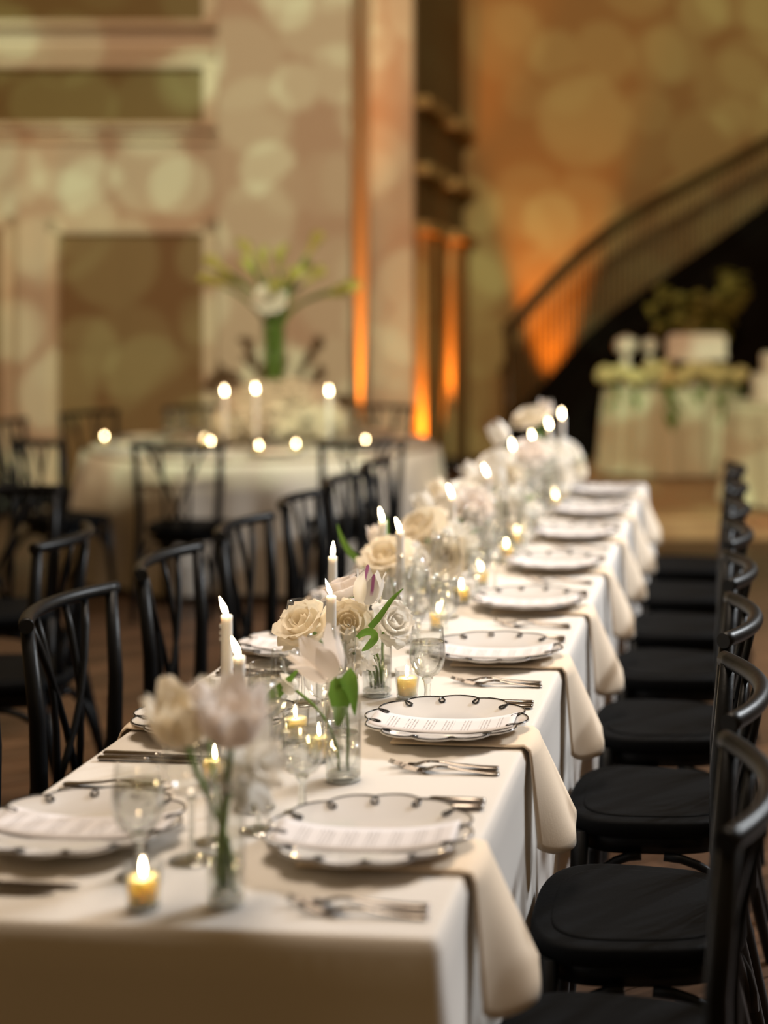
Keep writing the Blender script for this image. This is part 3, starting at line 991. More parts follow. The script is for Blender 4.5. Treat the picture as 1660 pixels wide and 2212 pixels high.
def knife_proto(nm, ks):
    t = thing(nm, 'x', 'knife')
    part('handle', loft([(0, 0, 0.005, 0.006, 0.003), (0.004, 0, 0.005, 0.009, 0.0042), (0.05, 0, 0.005, 0.0085, 0.0042), (0.1, 0, 0.005, 0.007, 0.004), (0.108, 0, 0.005, 0.005, 0.003)]), 'steel', t)
    part('blade', loft([(0.105, 0, 0.004, 0.006, 0.0018), (0.12, 0.001, 0.0035, 0.0095, 0.0012), (0.18, 0.001, 0.003, 0.010, 0.001), (0.215, 0.002, 0.003, 0.007, 0.0008), (0.228, 0.004, 0.003, 0.002, 0.0006)]), 'steel', t)
    for c in CHILD[t.name]: c.scale = (ks, ks, 1)
    return t
fork0, fork1, knife0, knife1 = fork_proto(1.0, 'dinner_fork'), fork_proto(0.86, 'salad_fork'), knife_proto('table_knife', 1.0), knife_proto('small_knife', 0.88)

def glass_wall(profile, th=0.0012):
    """outer profile up, inner profile down"""
    inner = [(max(0.0, r - th), z) for r, z in profile[::-1]]
    inner[-1] = (0.0, profile[0][1] + th) if profile[0][0] < 1e-6 else inner[-1]
    return lathe(profile + inner, 32)
GOB = [(0.0, 0.062), (0.012, 0.0635), (0.024, 0.070), (0.033, 0.083), (0.0375, 0.100), (0.0382, 0.113), (0.036, 0.135), (0.0335, 0.155), (0.0325, 0.166)]
def goblet_proto():
    t = thing('water_goblet', 'x', 'glass')
    part('bowl', glass_wall(GOB), 'glass', t)
    part('water', lathe([(0.0, 0.0645), (0.0105, 0.066), (0.0222, 0.0722), (0.031, 0.0845), (0.0354, 0.100), (0.0361, 0.113), (0.0345, 0.130), (0.0337, 0.1365), (0.0325, 0.1355), (0, 0.1355)], 32), 'water', t)
    part('stem', lathe([(0, 0.004), (0.012, 0.0045), (0.0085, 0.010), (0.0068, 0.022), (0.0062, 0.036), (0.0075, 0.050), (0.012, 0.0595), (0.010, 0.0628), (0, 0.0625)], 8), 'thick_glass', t)
    part('foot', lathe([(0, 0), (0.030, 0), (0.0315, 0.0012), (0.030, 0.0026), (0.012, 0.0055), (0, 0.006)], 32), 'thick_glass', t)
    return t
WIN = [(0.0, 0.092), (0.010, 0.094), (0.026, 0.104), (0.038, 0.122), (0.0425, 0.142), (0.0415, 0.165), (0.0365, 0.192), (0.032, 0.215)]
def wine_proto():
    t = thing('wine_glass', 'x', 'glass')
    part('bowl', glass_wall(WIN, 0.0010), 'glass', t)
    part('stem', lathe([(0, 0.004), (0.008, 0.005), (0.004, 0.014), (0.0034, 0.05), (0.004, 0.085), (0.008, 0.0935), (0, 0.0925)], 12), 'thick_glass', t)
    part('foot', lathe([(0, 0), (0.034, 0), (0.0352, 0.001), (0.034, 0.002), (0.01, 0.005), (0, 0.0055)], 32), 'thick_glass', t)
    return t
CHA = [(0.0, 0.07), (0.008, 0.072), (0.017, 0.085), (0.0235, 0.11), (0.0265, 0.15), (0.0262, 0.185), (0.0245, 0.205)]
def flute_proto():
    t = thing('champagne_flute', 'x', 'glass')
    part('bowl', glass_wall(CHA, 0.0010), 'glass', t)
    part('stem', lathe([(0, 0.004), (0.008, 0.005), (0.004, 0.014), (0.0036, 0.05), (0.006, 0.0705), (0, 0.071)], 12), 'thick_glass', t)
    part('foot', lathe([(0, 0), (0.029, 0), (0.030, 0.001), (0.029, 0.002), (0.01, 0.005), (0, 0.0055)], 32), 'thick_glass', t)
    return t
goblet0, wine0, flute0 = goblet_proto(), wine_proto(), flute_proto()
for c in CHILD[goblet0.name]:
    if c.name.startswith('stem'):
        for p in c.data.polygons: p.use_smooth = False       # the goblet stems are cut in facets

def napkin_mesh(seed, side=1):
    rnd = random.Random(seed)
    ph = rnd.uniform(-0.6, 0.6); fl = rnd.uniform(0.85, 1.15); dl = 0.225 + rnd.uniform(-0.012, 0.012)
    xe = (TX1 + 0.010) - PX_R                 # table edge measured from the plate centre
    def fn(u, v):
        q = (u - 0.5) * 2                      # -1 is the end-of-table side
        ln = v * (xe + dl + 0.09)
        s = ln - 0.09                          # starts under the plate
        if s < xe - 0.012:
            hw = 0.068
            z = 0.0010 + 0.004 * (1 - q * q) * max(0, min(1, (s - 0.09) / 0.06))
            return (s, q * hw - 0.03, z + 0.0035)
        h = s - (xe - 0.012)
        t = max(0.0, min(1.0, (h - 0.02) / (dl - 0.02)))
        if h < 0.02:
            a = h / 0.02 * PI / 2
            x = xe - 0.012 + 0.0127 * math.sin(a) + 0.002; z = -0.0127 * (1 - math.cos(a)) + 0.006 + 0.003 * (1 - q * q)
        else:
            x = xe + 0.003; z = -0.0127 + 0.006 - (h - 0.02)
        hw = 0.068 + 0.006 * t
        wave = t * (0.020 * (1 - math.cos(PI * (q + 1) * 0.9 + ph)) * 0.6 + 0.052 * fl * (q + 1) / 2 + 0.012)
        z += t * 0.028 * (abs(q) ** 3) + 0.012 * t * (q + 1) / 2
        return (x + wave + 0.008 * (1 - q * q) * min(1, h / 0.02), q * hw - 0.03 + 0.012 * t, z)
    return grid(fn, 16, 34, 0.0035)
PX_R, PX_L = -0.548, -1.007
napkins = [napkin_mesh(s) for s in (1, 2, 3)]

first = {}
def place(proto, key, loc, rot, label, group, skip=()):
    if key not in first:
        first[key] = True
        proto.location = loc; proto.rotation_euler = rot; proto['label'] = label; proto['group'] = group
        return proto
    return dup(proto, loc, rot, label, group, skip)

def setting(k, side):
    rnd = random.Random(100 + k * 2 + (side > 0))
    y = SET_Y[k] + rnd.uniform(-0.012, 0.012)
    x = PX_R if side > 0 else PX_L
    z = TZ + 0.0005
    where = '%s place from votive end, %s side' % (ORD[k], 'stair' if side > 0 else 'round-table')
    rz = 0 if side > 0 else PI
    def off(dx, dy, dz=0.0): return (x + side * dx, y + side * dy, z + dz)
    n = link('napkin', napkins[k % 3], 'napkin', None, (x, y, TZ - 0.0005), (0, 0, rz))
    tag(n, 'cream napkin under the plate and over the edge, ' + where, 'napkin', 'napkins hanging at the settings')
    place(plate0, 'plate', off(0, 0, 0.0082), (0, 0, rz + R(rnd.uniform(-8, 8) + 15)), 'white scalloped plate with black looped rim, ' + where, 'scalloped plates')
    m = link('menu_card', menu_me, 'menu_paper', None, off(-0.004, -0.008, 0.0066), (0, 0, rz + R(rnd.uniform(-4, 4))))
    tag(m, 'white printed menu card lying on the plate, ' + where, 'menu card', 'menu cards on the plates')
    place(fork0, 'fork0', off(0.137, -0.222), (0, 0, rz + PI + R(rnd.uniform(-3, 3))), 'longer silver fork next to the plate, ' + where, 'silver forks')
    place(fork1, 'fork1', off(0.143, -0.256), (0, 0, rz + PI + R(rnd.uniform(-3, 3))), 'shorter silver fork farther from the plate, ' + where, 'silver forks')
    place(knife0, 'knife', off(0.145, 0.195), (0, 0, rz + PI + R(rnd.uniform(-2, 2))), 'larger silver knife next to the plate, ' + where, 'silver knives')
    place(knife1, 'knife1', off(0.143, 0.226), (0, 0, rz + PI + R(rnd.uniform(-2, 2))), 'smaller silver knife farther from the plate, ' + where, 'silver knives')
FIX = []                                   # footprints on the long table: x, y, radius, lowest free height
for k in range(8):
    for sx in (PX_R, PX_L): FIX.append((sx, SET_Y[k], 0.166, 0.0))
def clear_spot(x, y, r, h):
    best = None
    for ring in range(0, 26):
        for q in range(1 if ring == 0 else 14):
            a = q * 2 * PI / 14 + ring
            xx, yy = x + ring * 0.007 * math.cos(a), y + ring * 0.007 * math.sin(a)
            if not (TX0 + 0.05 < xx < TX1 - 0.05): continue
            m = min((math.hypot(xx - fx, yy - fy) - fr - r) if h > fz else 1.0 for fx, fy, fr, fz in FIX)
            if m > 0.0015: return xx, yy
            if best is None or m > best[0]: best = (m, xx, yy)
    return best[1], best[2]
def glasses(k, side):
    rnd = random.Random(300 + k * 2 + (side > 0))
    x = PX_R if side > 0 else PX_L
    y = SET_Y[k]
    where = '%s place from votive end, %s side' % (ORD[k], 'stair' if side > 0 else 'round-table')
    for (proto, key, dx, dy, r, h, words, grp) in ((goblet0, 'goblet', -0.132, 0.125, 0.0385, 0.167, 'short stemmed goblet with water, ', 'water goblets'),
                                                   (wine0, 'wine', -0.213, 0.16, 0.043, 0.216, 'empty tulip wine glass, ', 'wine glasses'),
                                                   (flute0, 'flute', -0.195, 0.06, 0.0305, 0.206, 'empty champagne flute, ', 'champagne flutes')):
        xx, yy = clear_spot(x + side * dx, y + side * dy, r, h)
        FIX.append((xx, yy, r, 0.0))
        place(proto, key, (xx, yy, TZ + 0.0006), (0, 0, rnd.uniform(0, 6)), words + where, grp)
for k in range(8):
    setting(k, 1)
for k in range(8):
    setting(k, -1)

# ------------------------------------------------------------------ candles
FL_AX = Vector((-CT, -ST, 0))           # the flames all lean with the same draught
flame_me = lathe([(0, 0), (0.0022, 0.001), (0.0042, 0.006), (0.0048, 0.011), (0.0040, 0.018), (0.0024, 0.026), (0.0008, 0.032), (0, 0.034)], 14)
votive_flame_me = flame_me.copy()
wick_me = tube([(0, 0, -0.002), (0, 0, 0.004), (-0.001, 0, 0.008)], 0.0009, 5)
def flame_on(parent, z, lean=18, s=1.0, kind='flame'):
    w_ = part('wick', wick_me, 'wick', parent, (0, 0, z))
    f = part('flame', flame_me if kind == 'flame' else votive_flame_me, kind, parent, (0, 0, z + 0.003), (0, R(-lean), TH))
    f.scale = (s, s, s)
    return f
cyl_out = [(0.0, 0.0), (0.029, 0.0), (0.0305, 0.002), (0.0305, 0.165)]
holder_wall = lathe(cyl_out[2:] + [(0.0288, 0.1655), (0.0288, 0.014)], 32)
holder_base = lathe([(0, 0), (0.029, 0), (0.0305, 0.002), (0.0305, 0.010), (0.0288, 0.014), (0, 0.0135)], 32)
holder0 = thing('candle_cylinder', 'x', 'candle holder')
part('glass_wall', holder_wall, 'glass', holder0)
part('glass_base', holder_base, 'thick_glass', holder0)
taper_variants = {}
def taper(px, d, ztop, label, key, lean, zb=TZ, r=0.0105, holder=True, hlabel=None, fs=1.0):
    p = at(px, d, zb + 0.0008)
    h = ztop - zb
    if holder:
        FIX.append((p.x, p.y, 0.031, 0.0))
        place(holder0, 'holder', p, (0, 0, 0), hlabel, 'glass candle cylinders')
    t = thing('taper_candle', label, 'candle', p + Vector((0, 0, 0.0142 if holder else 0)), group='lit taper candles')
    hh = h - (0.0142 if holder else 0)
    part('wax', lathe([(0, 0), (r * 1.12, 0), (r * 1.12, 0.02), (r * 1.05, hh * 0.5), (r * 0.95, hh - 0.008), (r * 0.97, hh - 0.002), (r * 0.85, hh), (r * 0.45, hh - 0.002), (0, hh - 0.0025)], 20), 'wax', t)
    flame_on(t, hh - 0.0025, lean, fs)
    return t
TAP = [(490, 2.75, 1.026, 22), (517, 2.62, 0.982, 22), (716, 3.04, 1.006, 20), (719, 3.55, 1.000, -3), (865, 3.9, 1.008, 20), (827, 4.07, 1.010, 14),
       (978, 4.6, 1.008, 22), (1054, 5.19, 1.008, 24), (1109, 6.0, 1.020, 10), (1153, 6.3, 1.030, 16), (1188, 6.62, 1.055, 12), (1215, 6.88, 1.080, 4)]
for k, (px, d, zt, ln) in enumerate(TAP):
    taper(px, d, zt, 'lit white taper candle in the table row, %s from the votive end' % ORD[k], k, ln,
          hlabel='clear glass cylinder holding the %s taper from the votive end' % ORD[k], fs=1.05 if k < 6 else 1.15)
w0 = CHILD['taper_candle'][0]
# a few wax drips on the first taper
first_taper = [o for o in COL.objects if o.name == 'taper_candle'][0]
part('wax_drip', join([moved(lathe([(0, 0), (0.0022, 0.001), (0.003, 0.004), (0.002, 0.008), (0, 0.009)], 8), Matrix.Translation((-0.0105, -0.002, z))) for z in (0.215, 0.226, 0.238)]), 'wax', first_taper)

def votive_proto():
    t = thing('votive_candle', 'x', 'candle')
    part('cup_wall', lathe([(0.0225, 0.006), (0.0265, 0.062), (0.0250, 0.0625), (0.0212, 0.008)], 28), 'glass', t)
    part('cup_base', lathe([(0, 0), (0.022, 0), (0.0228, 0.003), (0.0225, 0.006), (0.0212, 0.0078), (0, 0.0075)], 28), 'thick_glass', t)
    part('wax', lathe([(0, 0.008), (0.0195, 0.008), (0.0222, 0.042), (0.0215, 0.044), (0.012, 0.042), (0, 0.0415)], 28), 'votive_wax', t)
    flame_on(t, 0.0415, 3, 0.75, 'votive_flame')
    return t
vot0 = votive_proto()
VOT = [(310, 2.115, 'beside the bare end of the table'), (465, 2.66, 'behind the front bud vase'), (690, 2.80, 'among the glasses behind the low leafy vase'), (880, 3.245, 'behind the second stair side goblet'),
       (628, 2.95, 'between the round table side glasses'), (948, 3.93, 'beside the third stair side goblet'), (1040, 4.55, 'beside the fourth stair side goblet'), (1015, 4.25, 'in front of the large cream rose vase'),
       (1095, 5.0, 'under the ruffled white blooms'), (1118, 5.3, 'beside the eighth taper'), (1152, 5.75, 'near the ninth taper'), (1200, 6.3, 'near the tenth taper'), (1215, 6.6, 'near the last taper'), (905, 4.4, 'on the round table side by the cream roses'),
       (1060, 5.6, 'on the round table side beyond the eighth taper')]
for k, (px, d, wh) in enumerate(VOT):
    vp = at(px, d, TZ + 0.0008)
    vp.x, vp.y = clear_spot(vp.x, vp.y, 0.027, 0.06)
    FIX.append((vp.x, vp.y, 0.027, 0.0))
    place(vot0, 'votive', vp, (0, 0, 0), 'small glass votive with lit candle ' + wh, 'votive candles on the long table')

# ------------------------------------------------------------------ flowers
def petal(rz, width, thick=0.0, ruff=0.0, seed=0, tip=0.0, nu=6, nv=8):
    """rz: list of (radius, height) from base to tip; width: half angle in rad at the widest"""
    rnd = random.Random(seed); ph = rnd.uniform(0, 6)
    def pr(v):
        f = v * (len(rz) - 1); i = min(int(f), len(rz) - 2); t = f - i
        t = t * t * (3 - 2 * t) * 0.5 + t * 0.5
        return lerp(rz[i][0], rz[i + 1][0], t), lerp(rz[i][1], rz[i + 1][1], t)
    def fn(u, v):
        q = u * 2 - 1
        r, z = pr(v)
        shape = (min(1.0, 0.35 + 1.6 * v)) * ((1 - tip * max(0, (v - 0.55) / 0.45) ** 1.6))
        rm = max(r, 0.004)
        a = q * width * shape * (1.0 if v < 0.6 else math.sqrt(max(0.03, 1 - ((v - 0.6) / 0.42) ** 2 * (1 - tip * 0.5))))
        e = ruff * v * v * math.sin(q * 5 + ph)
        edge = 0.12 * rm * q * q * v
        return ((rm + e + edge) * math.cos(a), (rm + e + edge) * math.sin(a), z - 0.15 * abs(q) ** 2 * 0.01 * v + e * 0.5)
    me = grid(fn, nu, nv, thick)
    return me
# tulip: six petals round an egg
TUL = [petal([(0.004, 0), (0.020, 0.006), (0.026, 0.022), (0.0265, 0.040), (0.022, 0.056), (0.017 + 0.004 * k, 0.068)], 0.62, ruff=0.0012, seed=k, tip=0.75) for k in range(3)]
TUL_OPEN = [petal([(0.004, 0), (0.021, 0.005), (0.030, 0.020), (0.034, 0.038), (0.036, 0.055), (0.038 + 0.006 * k, 0.070)], 0.55, ruff=0.002, seed=10 + k, tip=0.75) for k in range(3)]
TUL_WIDE = [petal([(0.004, -0.002), (0.020, 0.0), (0.031, 0.012), (0.036, 0.030), (0.036, 0.048), (0.037 + 0.005 * k, 0.062)], 0.62, ruff=0.003, seed=40 + k, tip=0.45) for k in range(3)]
# rose: layers from the tight heart outward
ROSE = [petal([(0.003, 0.01), (0.008, 0.018), (0.010, 0.034), (0.008, 0.046)], 1.5, seed=1),
        petal([(0.004, 0.006), (0.014, 0.014), (0.017, 0.032), (0.0155, 0.046)], 1.15, ruff=0.001, seed=2),
        petal([(0.004, 0.002), (0.020, 0.008), (0.027, 0.026), (0.027, 0.042), (0.030, 0.046)], 0.95, ruff=0.002, seed=3),
        petal([(0.004, 0.0), (0.024, 0.003), (0.037, 0.018), (0.040, 0.033), (0.047, 0.037)], 0.80, ruff=0.003, seed=4),
        petal([(0.004, -0.002), (0.026, -0.002), (0.044, 0.008), (0.054, 0.018), (0.062, 0.014)], 0.68, ruff=0.004, seed=5)]
# ruffled double bloom
RUF = [petal([(0.003, 0.0), (0.010, 0.010), (0.014, 0.030), (0.020, 0.042)], 0.9, ruff=0.004, seed=21),
       petal([(0.004, 0.0), (0.018, 0.006), (0.030, 0.020), (0.040, 0.030)], 0.55, ruff=0.005, seed=22, tip=0.3),
       petal([(0.004, 0.0), (0.022, 0.0), (0.042, 0.006), (0.060, 0.008)], 0.42, ruff=0.006, seed=23, tip=0.45)]
SEP = petal([(0.003, 0.0), (0.012, -0.004), (0.022, -0.004), (0.032, -0.010)], 0.25, seed=30, tip=0.8, nu=3, nv=4)

def head_axis(direction):
    return Vector(direction).normalized().to_track_quat('Z', 'Y').to_euler()
def build_head(root, kind, rnd, material, s, parts):
    items = []
    if kind == 'tulip' or kind == 'tulip_open':
        M = TUL if kind == 'tulip' else TUL_OPEN
        for k in range(6):
            items.append((M[k % 3], k * PI / 3 + (0.05 if k % 2 else 0), 1.0 if k % 2 else 0.93))
    elif kind == 'double':
        for k in range(5): items.append((TUL[k % 3], k * 1.257 + 0.3, 0.82))
        for k in range(5): items.append((TUL_OPEN[k % 3], k * 1.257, 0.92))
        for k in range(6): items.append((TUL_WIDE[k % 3], k * PI / 3 + 0.4, 1.0))
    elif kind == 'rose':
        for k in range(2): items.append((ROSE[0], k * PI + 0.4, 1.0))
        for k in range(3): items.append((ROSE[1], k * 2.1, 1.0))
        for k in range(4): items.append((ROSE[2], k * PI / 2 + 0.5, 1.0))
        for k in range(5): items.append((ROSE[3], k * 2 * PI / 5 + rnd.uniform(-.1, .1), 1.0))
        for k in range(5): items.append((ROSE[4], k * 2 * PI / 5 + 0.6 + rnd.uniform(-.1, .1), rnd.uniform(0.9, 1.05)))
    else:
        for k in range(5): items.append((RUF[0], k * 1.26 + 0.3, 1.0))
        for k in range(7): items.append((RUF[1], k * 0.9, 1.0))
        for k in range(8): items.append((RUF[2], k * 0.785 + 0.2, rnd.uniform(0.9, 1.1)))
    return items

def flower(kind, pos, axis, base, s, material, label, parts=True, stem_r=0.0028, group='flowers on the long table', leaves=(), sag=0.03, inner=None, streak=False):
    """head at pos opening along axis, stem down to base"""
    rnd = random.Random(hash((round(pos[0] * 100), round(pos[1] * 100))) & 0xffff)
    base = Vector(base); pos = Vector(pos); ax = Vector(axis).normalized()
    if group == 'flowers on the long table':
        hc_ = pos + ax * 0.02 * s
        FIX.append((hc_.x, hc_.y, 0.043 * s, pos.z - TZ - 0.02 * s))
    root = thing({'tulip': 'tulip', 'tulip_open': 'tulip', 'double': 'double_tulip', 'rose': 'rose', 'ruffled': 'ruffled_bloom'}[kind], label, 'flower', base, group=group)
    hp = pos - base
    rot = head_axis(ax)
    # stem: leaves the base upward, arrives along -axis
    n = 9
    pts = []
    c1 = Vector((0, 0, hp.length * 0.45)); c2 = hp - ax * hp.length * 0.35
    for i in range(n):
        t = i / (n - 1)
        pts.append(((1 - t) ** 3) * Vector((0, 0, 0)) + 3 * (1 - t) ** 2 * t * c1 + 3 * (1 - t) * t * t * c2 + t ** 3 * hp)
    part('stem', tube(pts, stem_r, 7), 'stem', root)
    items = build_head(root, kind, rnd, material, s, parts)
    M0 = Matrix.Translation(hp) @ rot.to_matrix().to_4x4()
    if parts:
        for k, (me, a, sk) in enumerate(items):
            mt = material
            if streak and k in (1, 4): mt = 'petal_purple'
            key = (me.name, mt)
            if key not in PM:
                PM[key] = me.copy(); PM[key].materials.clear(); PM[key].materials.append(MATS[mt])
            o = link('petal', PM[key], None, root)
            sc3 = s * sk
            o.matrix_basis = M0 @ Matrix.Rotation(a, 4, 'Z') @ Matrix.Rotation(rnd.uniform(-.06, .06), 4, 'Y') @ Matrix.Diagonal((sc3, sc3, sc3, 1))
    else:
        key = (kind, material, 'head')
        if key not in PM:
            me = join([moved(m_, Matrix.Rotation(a, 4, 'Z') @ Matrix.Diagonal((sk, sk, sk, 1))) for (m_, a, sk) in items])
            me.materials.append(MATS[material]); PM[key] = me
        o = link('flower_head', PM[key], None, root)
        o.matrix_basis = M0 @ Matrix.Rotation(rnd.uniform(0, 6), 4, 'Z') @ Matrix.Diagonal((s, s, s, 1))
    if kind == 'rose' and parts:
        for k in range(5):
            key = ('sepal',)
            if key not in PM:
                PM[key] = SEP.copy(); PM[key].materials.clear(); PM[key].materials.append(MATS['leaf'])
            o = link('sepal', PM[key], None, root)
            o.matrix_basis = M0 @ Matrix.Rotation(k * 1.2566, 4, 'Z') @ Matrix.Diagonal((s, s, s, 1))
    for (f0, L_, W_, bend, yaw, pitch, tw) in leaves:
        i = min(n - 1, int(f0 * (n - 1)))
        o = link('leaf', leaf_mesh(L_, W_, bend, 0.35, tw), 'leaf', root, pts[i], (R(pitch), 0, R(yaw)), True)
    return root
PM = {}
def ribbon(root, path, widths, fold=0.3, name='leaf', material='leaf'):
    """leaf blade through picture points (px, py, depth); widths in metres"""
    P = [put(*q) - root.location for q in path]
    n = 14
    def cr(f):
        f = f * (len(P) - 1); i = min(int(f), len(P) - 2); t = f - i
        p0, p1, p2, p3 = P[max(0, i - 1)], P[i], P[i + 1], P[min(len(P) - 1, i + 2)]
        w_ = lerp(widths[i], widths[i + 1], t)
        return 0.5 * ((2 * p1) + (p2 - p0) * t + (2 * p0 - 5 * p1 + 4 * p2 - p3) * t * t + (3 * p1 - p0 - 3 * p2 + p3) * t ** 3), w_
    V, Fc = [], []
    for j in range(n + 1):
        c, w_ = cr(j / n); c2, _ = cr(min(1, j / n + 0.02)); c1, _ = cr(max(0, j / n - 0.02))
        t = (c2 - c1).normalized(); view = FWD
        sd_ = t.cross(view).normalized(); up_ = sd_.cross(t).normalized()
        for q in (-1, -0.5, 0, 0.5, 1):
            V.append(c + sd_ * q * w_ + up_ * (abs(q) * w_ * fold))
    for j in range(n):
        for q in range(4): Fc.append((j * 5 + q, j * 5 + q + 1, (j + 1) * 5 + q + 1, (j + 1) * 5 + q))
    return part(name, mesh_of(V, Fc), material, root, smooth=True)

def put(px, py, d): return at(px, d, zz(py, d))
RIGHT, FWD, UP = Vector((CT, ST, 0)), Vector((-ST, CT, 0)), Vector((0, 0, 1))
def ax(r, u, f=0.0): return RIGHT * r + UP * u + FWD * f      # direction from right / up / away


def vase_proto(r, h, water):
    t = thing('bud_vase', 'x', 'vase')
    part('glass_wall', lathe([(r, 0.010), (r, h), (r - 0.0016, h + 0.0005), (r - 0.0016, 0.013)], 32), 'glass', t)
    part('glass_base', lathe([(0, 0), (r - 0.002, 0), (r, 0.002), (r, 0.010), (r - 0.0016, 0.013), (0, 0.0125)], 32), 'thick_glass', t)
    part('water', lathe([(0, 0.0135), (r - 0.0022, 0.0135), (r - 0.0022, h * water), (r - 0.003, h * water - 0.0008), (0, h * water - 0.001)], 32), 'water', t)
    return t
vaseA, vaseB = vase_proto(0.026, 0.18, 0.35), vase_proto(0.031, 0.135, 0.6)
def vase(which, p, label):
    r = 0.027 if which == 'A' else 0.032
    p.x, p.y = clear_spot(p.x, p.y, r, 0.15)
    FIX.append((p.x, p.y, r, 0.0))
    return place(vaseA if which == 'A' else vaseB, which, p, (0, 0, 0), label, 'clear glass bud vases')

# front vase
v1 = at(488, 2.125, TZ + 0.0008)
vase('A', v1, 'clear cylinder bud vase with crossed stems near the bare table end')
fb = v1 + Vector((0, 0, 0.016))
flower('double', put(402, 1598, 2.14), ax(-0.12, 1, -0.25), fb + RIGHT * 0.012, 1.18, 'petal_cream', 'large cream tulip leaning out of the front vase toward the first taper', stem_r=0.0042)
flower('double', put(500, 1598, 2.10), ax(0.1, 1, -0.25), fb + RIGHT * -0.012, 1.2, 'petal_blush', 'large blush tulip standing upright in the front vase', stem_r=0.0042)
flower('ruffled', put(540, 1655, 2.16), ax(0.7, 0.3, -0.5), fb + RIGHT * -0.006 + FWD * 0.01, 0.98, 'petal_white', 'white bloom drooping over the front vase rim', stem_r=0.0042)
flower('tulip', put(452, 1600, 2.2), ax(-0.2, 0.8, 0.5), fb + FWD * 0.012, 1.0, 'petal_white', 'small white tulip behind the two large front tulips')

# second vase with one leaning tulip and folded leaves
v2 = at(742, 2.685, TZ + 0.0008)
vase('B', v2, 'wide low bud vase with folded leaves beside the first stair side goblet')
fb = v2 + Vector((0, 0, 0.016))
f2 = flower('tulip_open', put(722, 1462, 2.70), ax(-0.55, 0.9, -0.25), fb + RIGHT * 0.008, 1.16, 'petal_blush', 'pale blush tulip leaning from the low leafy vase',
       )
ribbon(f2, [(724, 1466, 2.685), (730, 1492, 2.675), (734, 1528, 2.67), (729, 1568, 2.67)], [0.010, 0.021, 0.016, 0.003], 0.5)
ribbon(f2, [(740, 1460, 2.68), (753, 1474, 2.67), (762, 1500, 2.665), (767, 1546, 2.66)], [0.020, 0.017, 0.010, 0.0008], 0.3)
f3 = flower('tulip', put(640, 1492, 2.74), ax(-0.8, 0.5, 0.2), fb + RIGHT * -0.008, 0.6, 'petal_white', 'small half closed white tulip bending from the low leafy vase',
       )
ribbon(f3, [(645, 1445, 2.73), (618, 1477, 2.73), (590, 1505, 2.73), (566, 1534, 2.73)], [0.001, 0.008, 0.012, 0.0015], 0.4)

# main cluster vase
v3 = at(815, 3.27, TZ + 0.0008)
vase('B', v3, 'clear low vase carrying the rose and tulip cluster')
fb = v3 + Vector((0, 0, 0.016))
flower('rose', put(662, 1362, 3.12), ax(-0.35, 0.75, -0.55), fb + RIGHT * -0.012, 1.02, 'petal_cream', 'large cream rose at the edge of the cluster by the third taper')
flower('rose', put(752, 1352, 3.12), ax(0.1, 0.45, -0.9), fb + RIGHT * 0.004, 0.92, 'petal_cream', 'cream rose facing forward with a golden swirled heart', )
flower('tulip', put(790, 1305, 3.13), ax(0.2, 1, -0.15), fb + RIGHT * 0.01, 1.12, 'petal_white', 'white tulip with purple streaked petals at the cluster top', streak=True,
       leaves=())
flower('rose', put(752, 1290, 3.26), ax(-0.3, 0.8, 0.2), fb + FWD * 0.01, 0.95, 'petal_blush', 'pale blush rose behind the streaked tulip')
f4 = flower('rose', put(842, 1352, 3.22), ax(0.5, 0.5, -0.6), fb + RIGHT * 0.014, 0.86, 'petal_white', 'white rose on the stair side of the cluster',
       )
ribbon(f4, [(872, 1271, 3.13), (846, 1296, 3.12), (814, 1340, 3.1), (782, 1372, 3.1), (768, 1380, 3.1)], [0.0006, 0.0045, 0.0068, 0.006, 0.002], 0.3)
ribbon(f4, [(766, 1384, 3.07), (784, 1368, 3.06), (803, 1366, 3.05), (809, 1380, 3.04), (794, 1398, 3.04), (782, 1406, 3.04)], [0.002, 0.007, 0.008, 0.0085, 0.006, 0.001], 0.3)
flower('ruffled', put(765, 1412, 3.08), ax(0.35, 0.1, -0.9), fb + RIGHT * -0.002 + FWD * -0.01, 0.78, 'petal_white', 'white bloom hanging low under the cream rose',
       )

# third cluster
v4 = at(862, 4.02, TZ + 0.0008)
vase('A', v4, 'clear cylinder vase with blush roses next to the fifth taper')
fb = v4 + Vector((0, 0, 0.016))
f5 = flower('rose', put(838, 1215, 3.97), ax(-0.1, 0.7, -0.6), fb + RIGHT * -0.01, 1.15, 'petal_cream', 'large blush cream rose beside the fifth taper',
       )
ribbon(f5, [(729, 1132, 4.02), (738, 1160, 4.02), (756, 1192, 4.02), (790, 1225, 4.02)], [0.001, 0.006, 0.0095, 0.009], 0.3)
flower('ruffled', put(890, 1215, 4.05), ax(0.7, 0.35, -0.5), fb + RIGHT * 0.012, 0.95, 'petal_white', 'ruffled white bloom behind the fifth taper')
flower('tulip', put(812, 1172, 4.12), ax(-0.1, 1, 0), fb + FWD * 0.012, 0.72, 'petal_blush', 'small blush bud rising behind the large cream rose',
       leaves=((0.7, 0.14, 0.012, 0.2, 0, 80, 0.2),))
